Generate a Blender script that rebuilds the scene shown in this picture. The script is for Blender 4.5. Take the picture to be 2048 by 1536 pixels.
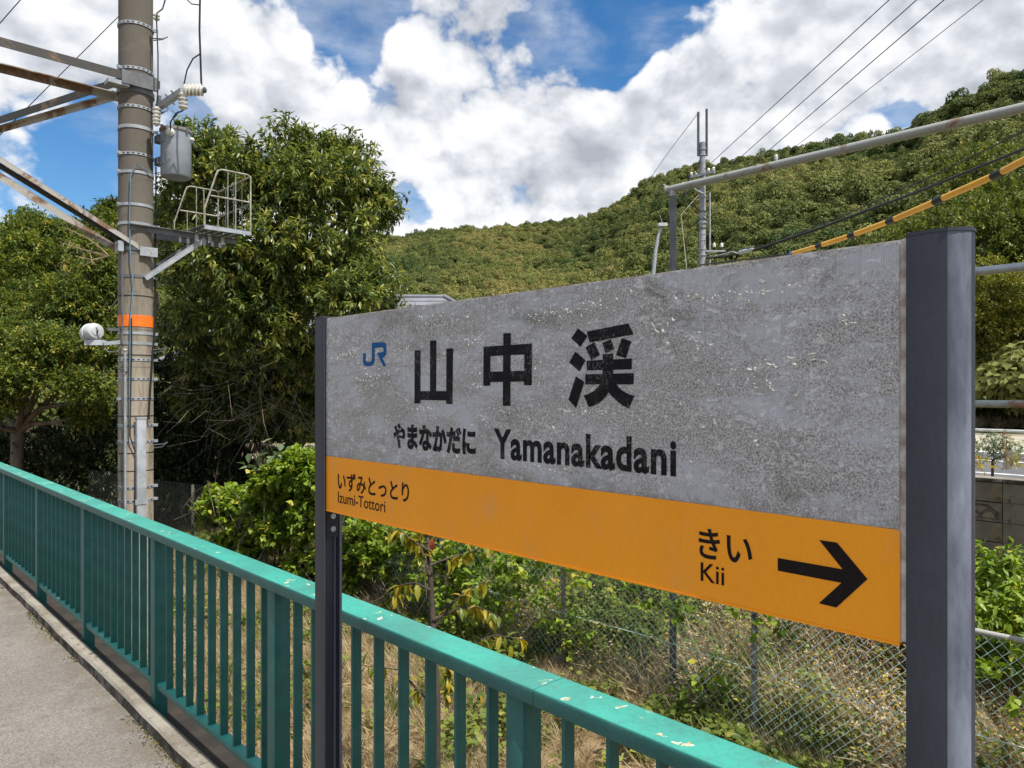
import bpy, bmesh, math, random
import numpy as np
from mathutils import Vector, Matrix

for o in list(bpy.data.objects):
    bpy.data.objects.remove(o, do_unlink=True)
SC = bpy.context.scene
COL = SC.collection
R = math.radians

# ------------------------------------------------------------------ camera, sky, sun, exposure
F = 1480.0                      # focal length in pixels of the 2048 px wide photograph
YAW = R(43.49)                  # camera axis turned from +Y (along the platform) towards +X
SA, CA = math.sin(YAW), math.cos(YAW)
EYE = 1.70
cam_d = bpy.data.cameras.new('camera')
cam = bpy.data.objects.new('camera', cam_d)
COL.objects.link(cam)
cam.location = (0, 0, EYE)
cam.rotation_euler = (R(90), 0, -YAW)
cam_d.sensor_width = 36.0
cam_d.lens = 36.0 * F / 2048
cam_d.shift_y = 10.0 / 2048
cam_d.clip_start = 0.02
cam_d.clip_end = 3000
SC.camera = cam

SUN_EL = R(60)
SUN_VEC = Vector((0.002, -math.cos(SUN_EL), math.sin(SUN_EL))).normalized()


def at(px, py, depth):
    """point of the place seen at photograph pixel px, py and lying depth metres ahead"""
    q = (px - 1024) / F
    return Vector((depth * (SA + CA * q), depth * (CA - SA * q), EYE + depth * (778 - py) / F))


def on_x(px, py, X):
    q = (px - 1024) / F
    return at(px, py, X / (SA + CA * q))


def dirpx(px, py):
    return (at(px, py, 1.0) - Vector((0, 0, EYE))).normalized()


world = bpy.data.worlds.new('World')
SC.world = world
world.use_nodes = True


def build_world():
    nt = world.node_tree
    nt.nodes.clear()
    N, L = nt.nodes.new, nt.links.new

    def math_(op, a, b=None, c=None, clamp=False):
        n = N('ShaderNodeMath'); n.operation = op; n.use_clamp = clamp
        for i, v in enumerate((a, b, c)):
            if v is None: continue
            if isinstance(v, (int, float)): n.inputs[i].default_value = v
            else: L(v, n.inputs[i])
        return n.outputs[0]

    def vmath(op, a, b):
        n = N('ShaderNodeVectorMath'); n.operation = op
        for i, v in enumerate((a, b)):
            if isinstance(v, (tuple, list, Vector)): n.inputs[i].default_value = tuple(v)
            else: L(v, n.inputs[i])
        return n.outputs['Value'] if op in ('DOT_PRODUCT', 'LENGTH', 'DISTANCE') else n.outputs[0]

    tc = N('ShaderNodeTexCoord')
    nrm = N('ShaderNodeVectorMath'); nrm.operation = 'NORMALIZE'
    L(tc.outputs['Generated'], nrm.inputs[0])
    D = nrm.outputs[0]
    sky = N('ShaderNodeTexSky')
    sky.sky_type = 'NISHITA'
    sky.sun_disc = False
    sky.sun_elevation = SUN_EL
    sky.sun_rotation = R(180)
    sky.air_density = 1.0
    sky.dust_density = 0.3
    sky.ozone_density = 2.5

    # clumps of cloud and openings of blue, as directions of the sky dome: (px, py, radius px, weight)
    spots = [(1200, 40, 120, -.20), (1330, 10, 150, -.22), (1235, 130, 42, -.20), (1100, 30, 40, -.04), (640, 100, 60, -.10), (690, 30, 50, -.08),
             (130, 255, 110, -.12), (190, 370, 90, -.12), (1830, 235, 40, -.10), (400, 225, 45, -.16), (815, 400, 42, -.15), (850, 440, 24, -.1), 
             (1500, 160, 30, -.10), (1800, 240, 36, -.12), (1375, 45, 45, .10), (760, 190, 50, -.06), (1640, 30, 60, -.04),
             (950, 230, 220, .10), (900, 130, 150, .08), (1040, 330, 200, .10), (560, 140, 130, .09), (150, 70, 170, .16), (420, 110, 130, .12),
             (1320, 190, 100, .14), (1600, 150, 150, .12), (1900, 110, 200, .16), (1180, 290, 120, .10), (700, 260, 90, .06), (100, 330, 110, .04), (1640, 60, 90, .05), (1990, 20, 150, .05)]
    bias = None
    for px, py, rad, w in spots:
        d = dirpx(px, py)
        k = 1.0 / (rad / F) ** 2
        dist = vmath('DISTANCE', D, d)
        g = math_('EXPONENT', math_('MULTIPLY', math_('MULTIPLY', dist, dist), -k))
        g = math_('MULTIPLY', g, w)
        bias = g if bias is None else math_('ADD', bias, g)

    def cover(vec, detail):
        sc = vmath('MULTIPLY', vec, (1.0, 1.0, 1.35))
        n = N('ShaderNodeTexNoise'); n.noise_dimensions = '3D'
        n.inputs['Scale'].default_value = 4.2
        n.inputs['Detail'].default_value = detail
        n.inputs['Roughness'].default_value = 0.54
        n.inputs['Lacunarity'].default_value = 2.1
        n.inputs['Distortion'].default_value = 0.15
        L(sc, n.inputs['Vector'])
        # rounded heaps: folded noise has soft crowns and sharp creases
        bn = N('ShaderNodeTexNoise'); bn.inputs['Scale'].default_value = 9.0
        bn.inputs['Detail'].default_value = 4.0 if detail > 6 else 2.0
        bn.inputs['Roughness'].default_value = .5
        L(sc, bn.inputs['Vector'])
        fold = math_('ABSOLUTE', math_('SUBTRACT', math_('MULTIPLY', bn.outputs['Fac'], 2.0), 1.0))
        return math_('ADD', n.outputs['Fac'], math_('MULTIPLY', math_('SUBTRACT', fold, .15), .30))

    bias = math_('ADD', bias, .020)
    c1 = math_('ADD', cover(D, 8), bias)
    upv = (SUN_VEC.x * .05, SUN_VEC.y * .05, SUN_VEC.z * .05)
    D2 = vmath('ADD', D, upv)
    c2 = math_('ADD', cover(D2, 5), bias)
    c3 = math_('ADD', cover(vmath('ADD', D, tuple(v * .35 for v in upv)), 8), bias)

    def smooth(v, a, b):
        n = N('ShaderNodeMapRange'); n.interpolation_type = 'SMOOTHSTEP'
        L(v, n.inputs['Value'])
        n.inputs['From Min'].default_value = a; n.inputs['From Max'].default_value = b
        return n.outputs[0]
    alpha = smooth(c1, .462, .548)
    # the edges towards the sun are white, the thick bellies grey
    lit = math_('ADD', math_('MULTIPLY', math_('SUBTRACT', c1, c2), 2.5), math_('MULTIPLY', math_('SUBTRACT', c1, c3), 2.2))
    lit = math_('ADD', lit, .67)
    thick = smooth(c1, .60, .86)
    lit = math_('SUBTRACT', lit, math_('MULTIPLY', thick, .30), clamp=True)
    ramp = N('ShaderNodeValToRGB')
    cr = ramp.color_ramp
    cr.elements[0].position = 0.0; cr.elements[0].color = (.43, .46, .52, 1)
    cr.elements[1].position = 1.0; cr.elements[1].color = (1.0, 1.0, 1.0, 1)
    e = cr.elements.new(.45); e.color = (.64, .67, .73, 1)
    e = cr.elements.new(.75); e.color = (.86, .88, .915, 1)
    L(lit, ramp.inputs[0])
    bg1 = N('ShaderNodeBackground'); bg1.inputs[1].default_value = 0.105
    hs = N('ShaderNodeHueSaturation'); hs.inputs['Saturation'].default_value = 1.32
    L(sky.outputs[0], hs.inputs['Color'])
    L(hs.outputs[0], bg1.inputs[0])
    bg2 = N('ShaderNodeBackground'); bg2.inputs[1].default_value = 0.775
    L(ramp.outputs[0], bg2.inputs[0])
    mx = N('ShaderNodeMixShader')
    # a thin high veil between the heaps
    vn = N('ShaderNodeTexNoise'); vn.inputs['Scale'].default_value = 3.0; vn.inputs['Detail'].default_value = 6; vn.inputs['Roughness'].default_value = .6
    L(vmath('MULTIPLY', D, (1, 1, 3.2)), vn.inputs['Vector'])
    veil = math_('MULTIPLY', smooth(vn.outputs['Fac'], .40, .68), .60)
    veil = math_('MULTIPLY', veil, smooth(c1, .20, .42))
    alpha = math_('MAXIMUM', alpha, veil)
    L(alpha, mx.inputs[0]); L(bg1.outputs[0], mx.inputs[1]); L(bg2.outputs[0], mx.inputs[2])
    out = N('ShaderNodeOutputWorld')
    L(mx.outputs[0], out.inputs[0])


build_world()
sun_d = bpy.data.lights.new('sun', 'SUN')
sun_d.energy = 4.7
sun_d.angle = R(0.5)
sun_d.color = (1.0, 0.95, 0.87)
sun = bpy.data.objects.new('sun', sun_d)
COL.objects.link(sun)
sun.location = (0, -20, 40)
sun.rotation_euler = SUN_VEC.to_track_quat('Z', 'Y').to_euler()

vs = SC.view_settings
SC.display_settings.display_device = 'sRGB'
vs.view_transform = 'Standard'
vs.look = 'None'
vs.exposure = 0.46
vs.gamma = 1.0
vs.use_curve_mapping = False
SC.render.resolution_x = 1024
SC.render.resolution_y = 768
SC.cycles.max_bounces = 6
SC.cycles.diffuse_bounces = 3
SC.cycles.transmission_bounces = 3

rng = np.random.default_rng(7)
random.seed(7)

# ------------------------------------------------------------------ materials


def node_mat(name):
    m = bpy.data.materials.new(name)
    m.use_nodes = True
    nt = m.node_tree
    nt.nodes.clear()
    out = nt.nodes.new('ShaderNodeOutputMaterial')
    return m, nt, out


class G:
    """small helper to write node graphs"""
    def __init__(s, nt): s.nt = nt
    def n(s, t, **kw):
        x = s.nt.nodes.new(t)
        for k, v in kw.items(): setattr(x, k, v)
        return x
    def link(s, a, b): s.nt.links.new(a, b)
    def put(s, sock, v):
        if isinstance(v, (int, float)): sock.default_value = v
        elif isinstance(v, (tuple, list)): sock.default_value = tuple(v) if len(v) == 4 or sock.type == 'VECTOR' else (*v, 1)
        else: s.link(v, sock)
    def math(s, op, a, b=0.0, clamp=False):
        x = s.n('ShaderNodeMath', operation=op, use_clamp=clamp)
        s.put(x.inputs[0], a); s.put(x.inputs[1], b)
        return x.outputs[0]
    def coords(s, scale=(1, 1, 1), which='Object'):
        tc = s.n('ShaderNodeTexCoord')
        mp = s.n('ShaderNodeMapping')
        mp.inputs['Scale'].default_value = scale
        s.link(tc.outputs[which], mp.inputs[0])
        return mp.outputs[0]
    def noise(s, vec, scale, detail=4, rough=.55, dist=0.0):
        x = s.n('ShaderNodeTexNoise')
        s.link(vec, x.inputs['Vector'])
        x.inputs['Scale'].default_value = scale
        x.inputs['Detail'].default_value = detail
        x.inputs['Roughness'].default_value = rough
        x.inputs['Distortion'].default_value = dist
        return x.outputs['Fac']
    def step(s, v, a, b):
        x = s.n('ShaderNodeMapRange', interpolation_type='SMOOTHSTEP')
        s.put(x.inputs['Value'], v)
        x.inputs['From Min'].default_value = a; x.inputs['From Max'].default_value = b
        return x.outputs[0]
    def mix(s, f, a, b):
        x = s.n('ShaderNodeMix', data_type='RGBA')
        s.put(x.inputs[0], f); s.put(x.inputs[6], a); s.put(x.inputs[7], b)
        return x.outputs[2]
    def mul(s, col, f):
        x = s.n('ShaderNodeVectorMath', operation='SCALE')
        s.put(x.inputs[0], col) if not isinstance(col, tuple) else setattr(x.inputs[0], 'default_value', col[:3])
        s.put(x.inputs['Scale'], f)
        return x.outputs[0]
    def bump(s, h, strength=.3, dist=.01):
        x = s.n('ShaderNodeBump')
        x.inputs['Strength'].default_value = strength
        x.inputs['Distance'].default_value = dist
        s.link(h, x.inputs['Height'])
        return x.outputs[0]
    def bsdf(s, out, color, rough=.6, metal=0.0, spec=.4, normal=None):
        p = s.n('ShaderNodeBsdfPrincipled')
        s.put(p.inputs['Base Color'], color)
        s.put(p.inputs['Roughness'], rough)
        s.put(p.inputs['Metallic'], metal)
        p.inputs['Specular IOR Level'].default_value = spec
        if normal is not None: s.link(normal, p.inputs['Normal'])
        s.link(p.outputs[0], out.inputs[0])
        return p


def simple(name, c1, c2=None, scale=8, rough=.6, metal=0.0, spec=.4, bump=0.0, bscale=60, stretch=(1, 1, 1), fine=.12, bdist=.004):
    """two-tone worn surface with fine grain"""
    m, nt, out = node_mat(name)
    g = G(nt)
    v = g.coords(stretch)
    c2 = c2 or tuple(x * .75 for x in c1)
    a = g.step(g.noise(v, scale, 6, .6), .35, .65)
    col = g.mix(a, c1, c2)
    gr = g.noise(v, bscale, 4, .6)
    f = g.math('ADD', g.math('MULTIPLY', gr, fine * 2), 1 - fine)
    col = g.mul(col, f)
    nrm = g.bump(gr, bump, bdist) if bump else None
    g.bsdf(out, col, rough, metal, spec, nrm)
    return m


def leaf_mat(name, dark, light, alt=None, trans=.32, rough=.45, inst=False, spec=.35):
    """leaf colours run from dark to light by a random tint kept on each leaf or plant"""
    m, nt, out = node_mat(name)
    g = G(nt)
    at_ = g.n('ShaderNodeAttribute', attribute_name='tint')
    t = at_.outputs['Fac']
    if inst:
        ai = g.n('ShaderNodeAttribute', attribute_type='INSTANCER', attribute_name='ptint')
        t2 = ai.outputs['Fac']
        t = g.math('ADD', g.math('MULTIPLY', t, .34), g.math('MULTIPLY', t2, .66))
    rp = g.n('ShaderNodeValToRGB')
    cr = rp.color_ramp
    cr.elements[0].position = .1; cr.elements[0].color = (*dark, 1)
    cr.elements[1].position = .8; cr.elements[1].color = (*light, 1)
    if alt:
        e = cr.elements.new(.97); e.color = (*alt, 1)
    g.link(t, rp.inputs[0])
    p = g.n('ShaderNodeBsdfPrincipled')
    g.link(rp.outputs[0], p.inputs['Base Color'])
    p.inputs['Roughness'].default_value = rough
    p.inputs['Specular IOR Level'].default_value = spec
    tr = g.n('ShaderNodeBsdfTranslucent')
    hs = g.n('ShaderNodeHueSaturation')
    hs.inputs['Value'].default_value = 1.35
    hs.inputs['Saturation'].default_value = 1.1
    g.link(rp.outputs[0], hs.inputs['Color'])
    g.link(hs.outputs[0], tr.inputs[0])
    mx = g.n('ShaderNodeMixShader')
    mx.inputs[0].default_value = trans
    g.link(p.outputs[0], mx.inputs[1]); g.link(tr.outputs[0], mx.inputs[2])
    g.link(mx.outputs[0], out.inputs[0])
    return m


def asphalt_mat():
    m, nt, out = node_mat('worn_asphalt')
    g = G(nt)
    v = g.coords()
    big = g.step(g.noise(v, 1.1, 5, .6), .3, .7)
    col = g.mix(big, (.27, .245, .215), (.215, .195, .172))
    col = g.mix(g.step(g.noise(v, 6, 6, .7), .5, .75), col, (.17, .155, .135))
    vo = g.n('ShaderNodeTexVoronoi'); vo.inputs['Scale'].default_value = 150
    g.link(v, vo.inputs['Vector'])
    stone = g.step(vo.outputs['Distance'], .15, .55)
    sep = g.n('ShaderNodeSeparateColor'); g.link(vo.outputs['Color'], sep.inputs[0])
    f = g.math('ADD', g.math('MULTIPLY', sep.outputs[0], .6), .72)
    col = g.mul(col, f)
    col = g.mul(col, g.math('SUBTRACT', 1.08, g.math('MULTIPLY', stone, .35)))
    col = g.mix(g.math('MULTIPLY', g.step(g.noise(v, 2.3, 7, .72), .55, .68), .45), col, (.13, .115, .098))
    near = g.n('ShaderNodeSeparateXYZ'); g.link(v, near.inputs[0])
    edge = g.math('MULTIPLY', g.step(near.outputs[0], .95, 1.2), g.step(g.noise(v, 5, 6, .7), .35, .6))
    col = g.mix(g.math('MULTIPLY', edge, .6), col, (.12, .10, .07))
    h = g.math('ADD', g.math('MULTIPLY', g.math('SUBTRACT', 1.0, stone), .7), g.math('MULTIPLY', g.noise(v, 500, 3), .5))
    g.bsdf(out, col, .85, 0, .3, g.bump(h, .55, .004))
    return m


def kerb_mat():
    m, nt, out = node_mat('weathered_kerb_concrete')
    g = G(nt)
    v = g.coords()
    col = g.mix(g.step(g.noise(v, 3, 8, .65), .35, .7), (.30, .275, .23), (.18, .155, .12))
    col = g.mix(g.step(g.noise(v, 14, 6, .7), .55, .7), col, (.07, .06, .045))
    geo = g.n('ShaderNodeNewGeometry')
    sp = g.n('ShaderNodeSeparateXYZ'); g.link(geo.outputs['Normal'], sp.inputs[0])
    # dark brown blotches on the upright face
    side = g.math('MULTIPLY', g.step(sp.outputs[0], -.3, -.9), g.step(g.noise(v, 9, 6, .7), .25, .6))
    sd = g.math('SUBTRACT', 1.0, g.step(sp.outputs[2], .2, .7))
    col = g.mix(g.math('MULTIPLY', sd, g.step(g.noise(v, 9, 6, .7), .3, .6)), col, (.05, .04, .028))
    gr = g.noise(v, 180, 4, .7)
    col = g.mul(col, g.math('ADD', g.math('MULTIPLY', gr, .7), .65))
    g.bsdf(out, col, .9, 0, .25, g.bump(gr, .7, .004))
    return m


def rail_mat():
    m, nt, out = node_mat('chipped_teal_paint')
    g = G(nt)
    v = g.coords()
    col = g.mix(g.step(g.noise(v, 3.5, 6, .6), .35, .7), (.045, .325, .255), (.048, .235, .192))
    col = g.mix(g.math('MULTIPLY', g.step(g.noise(g.coords((1, 1, 1)), 22, 5, .7), .52, .72), .5), col, (.075, .19, .16))
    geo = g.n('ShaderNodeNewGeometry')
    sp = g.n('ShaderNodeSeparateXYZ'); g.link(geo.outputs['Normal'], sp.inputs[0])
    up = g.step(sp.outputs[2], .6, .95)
    # patches where the topcoat has flaked off the upper face
    ch = g.math('MULTIPLY', g.step(g.noise(v, 20, 3, .5, .6), .640, .648), g.step(g.noise(v, 2.2, 2), .44, .58))
    chip = g.math('MULTIPLY', ch, up)
    chipcol = g.mix(g.step(g.noise(v, 70, 3), .45, .55), (.62, .62, .58), (.42, .36, .2))
    col = g.mix(chip, col, chipcol)
    rust = g.math('MULTIPLY', g.step(g.noise(v, 38, 5, .65), .68, .74), .8)
    col = g.mix(rust, col, (.10, .085, .04))
    dirt = g.step(g.noise(v, 60, 5, .7), .45, .8)
    col = g.mul(col, g.math('SUBTRACT', 1.08, g.math('MULTIPLY', dirt, .28)))
    # shade painted in: the upright faces get a darker, duller teal than the top
    shade_teal = g.mix(g.step(g.noise(v, 12, 5, .6), .3, .7), (.013, .100, .090), (.024, .125, .110))
    col = g.mix(up, shade_teal, col)
    h = g.math('SUBTRACT', g.noise(v, 90, 5, .6), g.math('MULTIPLY', chip, .6))
    g.bsdf(out, col, .42, 0, .45, g.bump(h, .4, .004))
    return m


def panel_nodes(g, v2):
    """soiled retroreflective sheet: clean bluish patches, brown film, fine grain, lifted flakes"""
    stretch = g.coords((1, .55, 1.7))
    film = g.step(g.noise(stretch, 6.5, 9, .76, .3), .38, .56)
    col = g.mix(film, (.44, .445, .475), (.355, .337, .327))
    sep = g.n('ShaderNodeSeparateXYZ'); g.link(v2, sep.inputs[0])
    right = g.step(sp_y(sep, g), 1.05, .45)
    st = g.step(g.noise(g.coords((1, .8, 1.2)), 7, 10, .76, .4), .52, .70)
    stain = g.math('MULTIPLY', st, g.math('ADD', g.math('MULTIPLY', right, .75), .12))
    col = g.mix(stain, col, (.17, .165, .13))
    # honeycomb of the sheet: three crossed waves
    ws = []
    for a in (0, 60, 120):
        d = g.n('ShaderNodeVectorMath', operation='DOT_PRODUCT')
        g.link(v2, d.inputs[0]); d.inputs[1].default_value = (0, math.cos(R(a)) * 1900, math.sin(R(a)) * 1900)
        ws.append(g.math('COSINE', d.outputs['Value']))
    hexv = g.math('ADD', g.math('ADD', ws[0], ws[1]), ws[2])
    hexm = g.step(hexv, -.8, 1.2)
    grain = g.noise(v2, 300, 3, .75)
    f = g.math('ADD', g.math('MULTIPLY', g.step(grain, .38, .62), .95), .52)
    f2 = g.math('ADD', g.math('MULTIPLY', hexm, -.30), 1.14)
    clean = g.math('SUBTRACT', 1.0, film)
    fm = g.math('ADD', g.math('MULTIPLY', f, film), g.math('MULTIPLY', f2, clean))
    col = g.mul(col, fm)
    rim = g.math('SUBTRACT', 1.0, g.math('ABSOLUTE', g.math('SUBTRACT', g.math('MULTIPLY', film, 2.0), 1.0)))
    band = g.step(g.noise(g.coords((1, .5, 2.8)), 4.0, 6, .68), .44, .60)
    fl = g.step(g.noise(g.coords((1, 1, 1.2)), 115, 4, .70, .8), .545, .575)
    fl2 = g.math('MULTIPLY', g.step(g.noise(g.coords((1, .8, 1.5)), 46, 5, .70, .7), .585, .62), g.step(g.noise(v2, 3.1, 2), .40, .5))
    flake = g.math('MAXIMUM', g.math('MULTIPLY', g.math('MULTIPLY', fl, g.math('MAXIMUM', band, rim)), .9), fl2)
    flake = g.math('MULTIPLY', flake, g.math('SUBTRACT', 1.0, g.math('MULTIPLY', right, .55)))
    col = g.mix(g.math('MULTIPLY', flake, .95), col, (.86, .85, .82))
    drip = g.math('MULTIPLY', g.step(g.noise(g.coords((1, 34, .7)), 3, 5, .72), .50, .66), g.step(sep.outputs[2], 1.62, 1.92))
    col = g.mix(g.math('MULTIPLY', drip, .22), col, (.15, .135, .11))
    foot = g.math('MULTIPLY', g.step(sep.outputs[2], 1.545, 1.503), g.step(g.noise(g.coords((1, 1, 1)), 26, 5, .7), .35, .65))
    col = g.mix(g.math('MULTIPLY', foot, .45), col, (.14, .125, .10))
    return col, grain, flake


def sp_y(sep, g):
    return sep.outputs[1]


def panel_mat():
    m, nt, out = node_mat('soiled_white_sheet')
    g = G(nt)
    v = g.coords()
    col, grain, flake = panel_nodes(g, v)
    h = g.math('ADD', g.math('MULTIPLY', grain, .5), flake)
    g.bsdf(out, col, .55, 0, .3, g.bump(h, .35, .0012))
    return m


def ink_mat(name, ink, wear):
    m, nt, out = node_mat(name)
    g = G(nt)
    v = g.coords()
    base, grain, flake = panel_nodes(g, v)
    area = g.step(g.noise(v, 11, 4, .6), .44, .60)
    sc = g.step(g.noise(g.coords((1, 1.2, 1)), 170, 5, .7, .4), .52, .60)
    w = g.math('MULTIPLY', g.math('MULTIPLY', area, sc), wear)
    w = g.math('MAXIMUM', w, g.math('MULTIPLY', flake, wear * .2))
    col = g.mix(w, ink, g.mul(base, .62))
    g.bsdf(out, col, .6, 0, .15, g.bump(sc, .1, .001))
    return m


def orange_mat():
    m, nt, out = node_mat('orange_sheet')
    g = G(nt)
    v = g.coords()
    col = g.mix(g.step(g.noise(v, 2.2, 5, .55), .35, .7), (.98, .36, .008), (.92, .325, .007))
    col = g.mix(g.math('MULTIPLY', g.step(g.noise(g.coords((1, 1, .5)), 6, 4, .6), .55, .8), .35), col, (.86, .36, .06))
    gr = g.noise(g.coords((1, 1, .6)), 160, 3, .6)
    col = g.mul(col, g.math('ADD', g.math('MULTIPLY', gr, .12), .94))
    sm = g.math('MULTIPLY', g.step(g.noise(g.coords((1, 1.6, .8)), 5, 7, .7), .54, .72), .5)
    col = g.mix(sm, col, (.74, .33, .12))
    wrk = g.math('MULTIPLY', g.step(g.noise(g.coords((1, 1.4, .9)), 55, 4, .6), .5, .75), g.step(g.noise(v, 2.6, 2), .5, .62))
    col = g.mix(g.step(g.noise(v, 75, 2, .5), .80, .82), col, (.75, .68, .5))
    g.bsdf(out, col, .42, 0, .4, g.bump(g.math('ADD', g.math('MULTIPLY', gr, .4), wrk), .22, .0015))
    return m


def concrete_pole_mat():
    m, nt, out = node_mat('aged_pole_concrete')
    g = G(nt)
    v = g.coords()
    st = g.coords((1, 1, .18))
    tc = g.n('ShaderNodeTexCoord')
    sep = g.n('ShaderNodeSeparateXYZ'); g.link(tc.outputs['Object'], sep.inputs[0])
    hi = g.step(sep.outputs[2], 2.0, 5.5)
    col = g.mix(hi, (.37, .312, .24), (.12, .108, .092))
    col = g.mix(g.math('MULTIPLY', g.step(g.noise(st, 9, 8, .72), .44, .64), .8), col, (.135, .118, .095))
    rings = g.math('FRACT', g.math('MULTIPLY', sep.outputs[2], 2.43))
    line = g.math('MULTIPLY', g.step(g.math('ABSOLUTE', g.math('SUBTRACT', rings, .5)), .03, .012), g.step(g.noise(v, 5, 3), .4, .6))
    col = g.mix(g.math('MULTIPLY', line, .55), col, (.09, .08, .07))
    wet = g.step(g.noise(g.coords((1, 1, 1.6)), 3, 5, .6), .52, .75)
    col = g.mix(g.math('MULTIPLY', g.math('MULTIPLY', wet, .5), g.math('SUBTRACT', 1.0, g.math('MULTIPLY', hi, .7))), col, (.33, .285, .22))
    gr = g.noise(v, 70, 5, .7)
    col = g.mul(col, g.math('ADD', g.math('MULTIPLY', gr, .5), .75))
    g.bsdf(out, col, .9, 0, .2, g.bump(gr, .4, .006))
    return m


def rusty_mat(name, paint, rustiness, rough=.65):
    m, nt, out = node_mat(name)
    g = G(nt)
    v = g.coords((1, 1, 1))
    n = g.noise(v, 3.2, 6, .65, .5)
    a = g.step(n, .62 - rustiness * .3, .72 - rustiness * .3)
    rust = g.mix(g.step(g.noise(v, 14, 5, .7), .35, .7), (.24, .145, .085), (.105, .068, .045))
    col = g.mix(a, paint, rust)
    gr = g.noise(v, 60, 4, .6)
    col = g.mul(col, g.math('ADD', g.math('MULTIPLY', gr, .4), .8))
    g.bsdf(out, col, rough, 0, .4, g.bump(gr, .2, .003))
    return m


def block_mat():
    m, nt, out = node_mat('mossy_concrete_block')
    g = G(nt)
    v = g.coords()
    col = g.mix(g.step(g.noise(v, 2.6, 6, .65), .35, .7), (.205, .17, .125), (.115, .098, .075))
    col = g.mix(g.math('MULTIPLY', g.step(g.noise(g.coords((1, 1, .6)), 3.6, 5, .65), .55, .7), .7), col, (.26, .175, .075))
    col = g.mix(g.math('MULTIPLY', g.step(g.noise(v, 8, 6, .7), .55, .7), .8), col, (.045, .045, .035))
    gr = g.noise(v, 90, 5, .7)
    col = g.mul(col, g.math('ADD', g.math('MULTIPLY', gr, .6), .7))
    g.bsdf(out, col, .92, 0, .2, g.bump(gr, .5, .006))
    return m


def ground_mat():
    m, nt, out = node_mat('dry_soil_and_litter')
    g = G(nt)
    v = g.coords()
    geo = g.n('ShaderNodeNewGeometry')
    sep = g.n('ShaderNodeSeparateXYZ'); g.link(geo.outputs['Position'], sep.inputs[0])
    near = g.mix(g.step(g.noise(v, 1.8, 6, .65), .35, .65), (.30, .215, .12), (.17, .12, .07))
    near = g.mix(g.step(g.noise(v, 35, 5, .7), .5, .75), near, (.40, .31, .18))
    lot = g.mix(g.step(g.noise(v, .6, 6, .6), .35, .65), (.44, .40, .33), (.34, .30, .23))
    lot = g.mix(g.step(g.noise(v, .35, 4, .6), .56, .62), lot, (.30, .26, .10))
    wood = g.mix(g.step(g.noise(v, .3, 5, .6), .35, .65), (.045, .05, .018), (.07, .06, .025))
    col = g.mix(g.step(sep.outputs[0], 8.0, 8.3), near, lot)
    d = g.n('ShaderNodeVectorMath', operation='LENGTH')
    cx = g.n('ShaderNodeCombineXYZ'); g.link(sep.outputs[0], cx.inputs[0]); g.link(sep.outputs[1], cx.inputs[1])
    g.link(cx.outputs[0], d.inputs[0])
    col = g.mix(g.step(d.outputs['Value'], 26, 29), col, wood)
    gr = g.noise(v, 60, 5, .7)
    col = g.mul(col, g.math('ADD', g.math('MULTIPLY', gr, .7), .65))
    g.bsdf(out, col, .95, 0, .1, g.bump(gr, .6, .02))
    return m


M = {}
M['asphalt'] = asphalt_mat()
M['kerb'] = kerb_mat()
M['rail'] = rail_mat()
M['ledge'] = simple('grime_and_shade_concrete', (.040, .033, .026), (.022, .019, .015), scale=7, rough=.95, bump=.5, bscale=60)  # near-black: grime, with the shade under the railing put into the colour
M['panel'] = panel_mat()
M['flake'] = leaf_mat('peeled_white_film', (.50, .49, .46), (.74, .73, .70), trans=.4, rough=.6)
M['ink'] = ink_mat('worn_black_lettering', (.005, .005, .006), .46)
M['ink_clean'] = ink_mat('black_lettering', (.010, .006, .006), .03)
M['ink_blue'] = ink_mat('worn_blue_lettering', (.004, .085, .26), .45)
M['orange'] = orange_mat()
M['post'] = simple('dark_grey_blue_paint', (.036, .040, .057), (.026, .029, .042), scale=6, rough=.48, bump=.12, bscale=120, fine=.22, stretch=(1, 1, .35), spec=.5)
M['post_sunlit'] = simple('sunlit_grey_blue_paint', (.19, .208, .26), (.075, .085, .118), scale=14, rough=.5, bump=.12, bscale=90, fine=.3, stretch=(1, 1, .3), spec=.5)  # post paint lightened to carry the sunlight on the outer end
M['groove'] = simple('black_channel', (.02, .02, .022), rough=.6)
M['edge'] = simple('pale_edge_strip', (.62, .58, .53), (.3, .22, .18), scale=30, rough=.6)
M['galv'] = simple('galvanised_steel', (.42, .44, .46), (.30, .32, .34), scale=9, rough=.42, metal=.35, bump=.08, bscale=80)
M['galv_dark'] = simple('dull_galvanised_steel', (.17, .175, .18), (.11, .115, .12), scale=7, rough=.5, metal=.3, bump=.08)
M['rusty_arm'] = rusty_mat('rusty_grey_angle', (.050, .047, .043), .18)
M['rusty_pale'] = rusty_mat('rusty_white_angle', (.36, .34, .31), .5)
M['rust_pipe'] = rusty_mat('grey_pipe_with_rust', (.30, .31, .29), .28, .5)
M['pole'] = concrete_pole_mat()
M['farpole'] = simple('grey_pole_concrete', (.33, .33, .36), (.22, .22, .25), scale=4, rough=.8)
M['reflect'] = simple('orange_marker_band', (.92, .19, .015), (.8, .15, .012), scale=12, rough=.45)
M['tank'] = simple('pale_grey_tank_paint', (.27, .295, .33), (.21, .235, .27), scale=4, rough=.4, spec=.5)
M['tankrim'] = rusty_mat('rusty_grey_lid', (.20, .21, .22), .5)
M['porcelain'] = simple('white_porcelain', (.66, .66, .62), (.5, .48, .42), scale=14, rough=.25, spec=.6)
M['cable'] = simple('black_cable', (.012, .012, .014), rough=.5)
M['cable_grey'] = simple('grey_cable', (.10, .105, .11), rough=.5)
M['cable_blue'] = simple('blue_cable', (.13, .24, .32), rough=.5)
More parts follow.
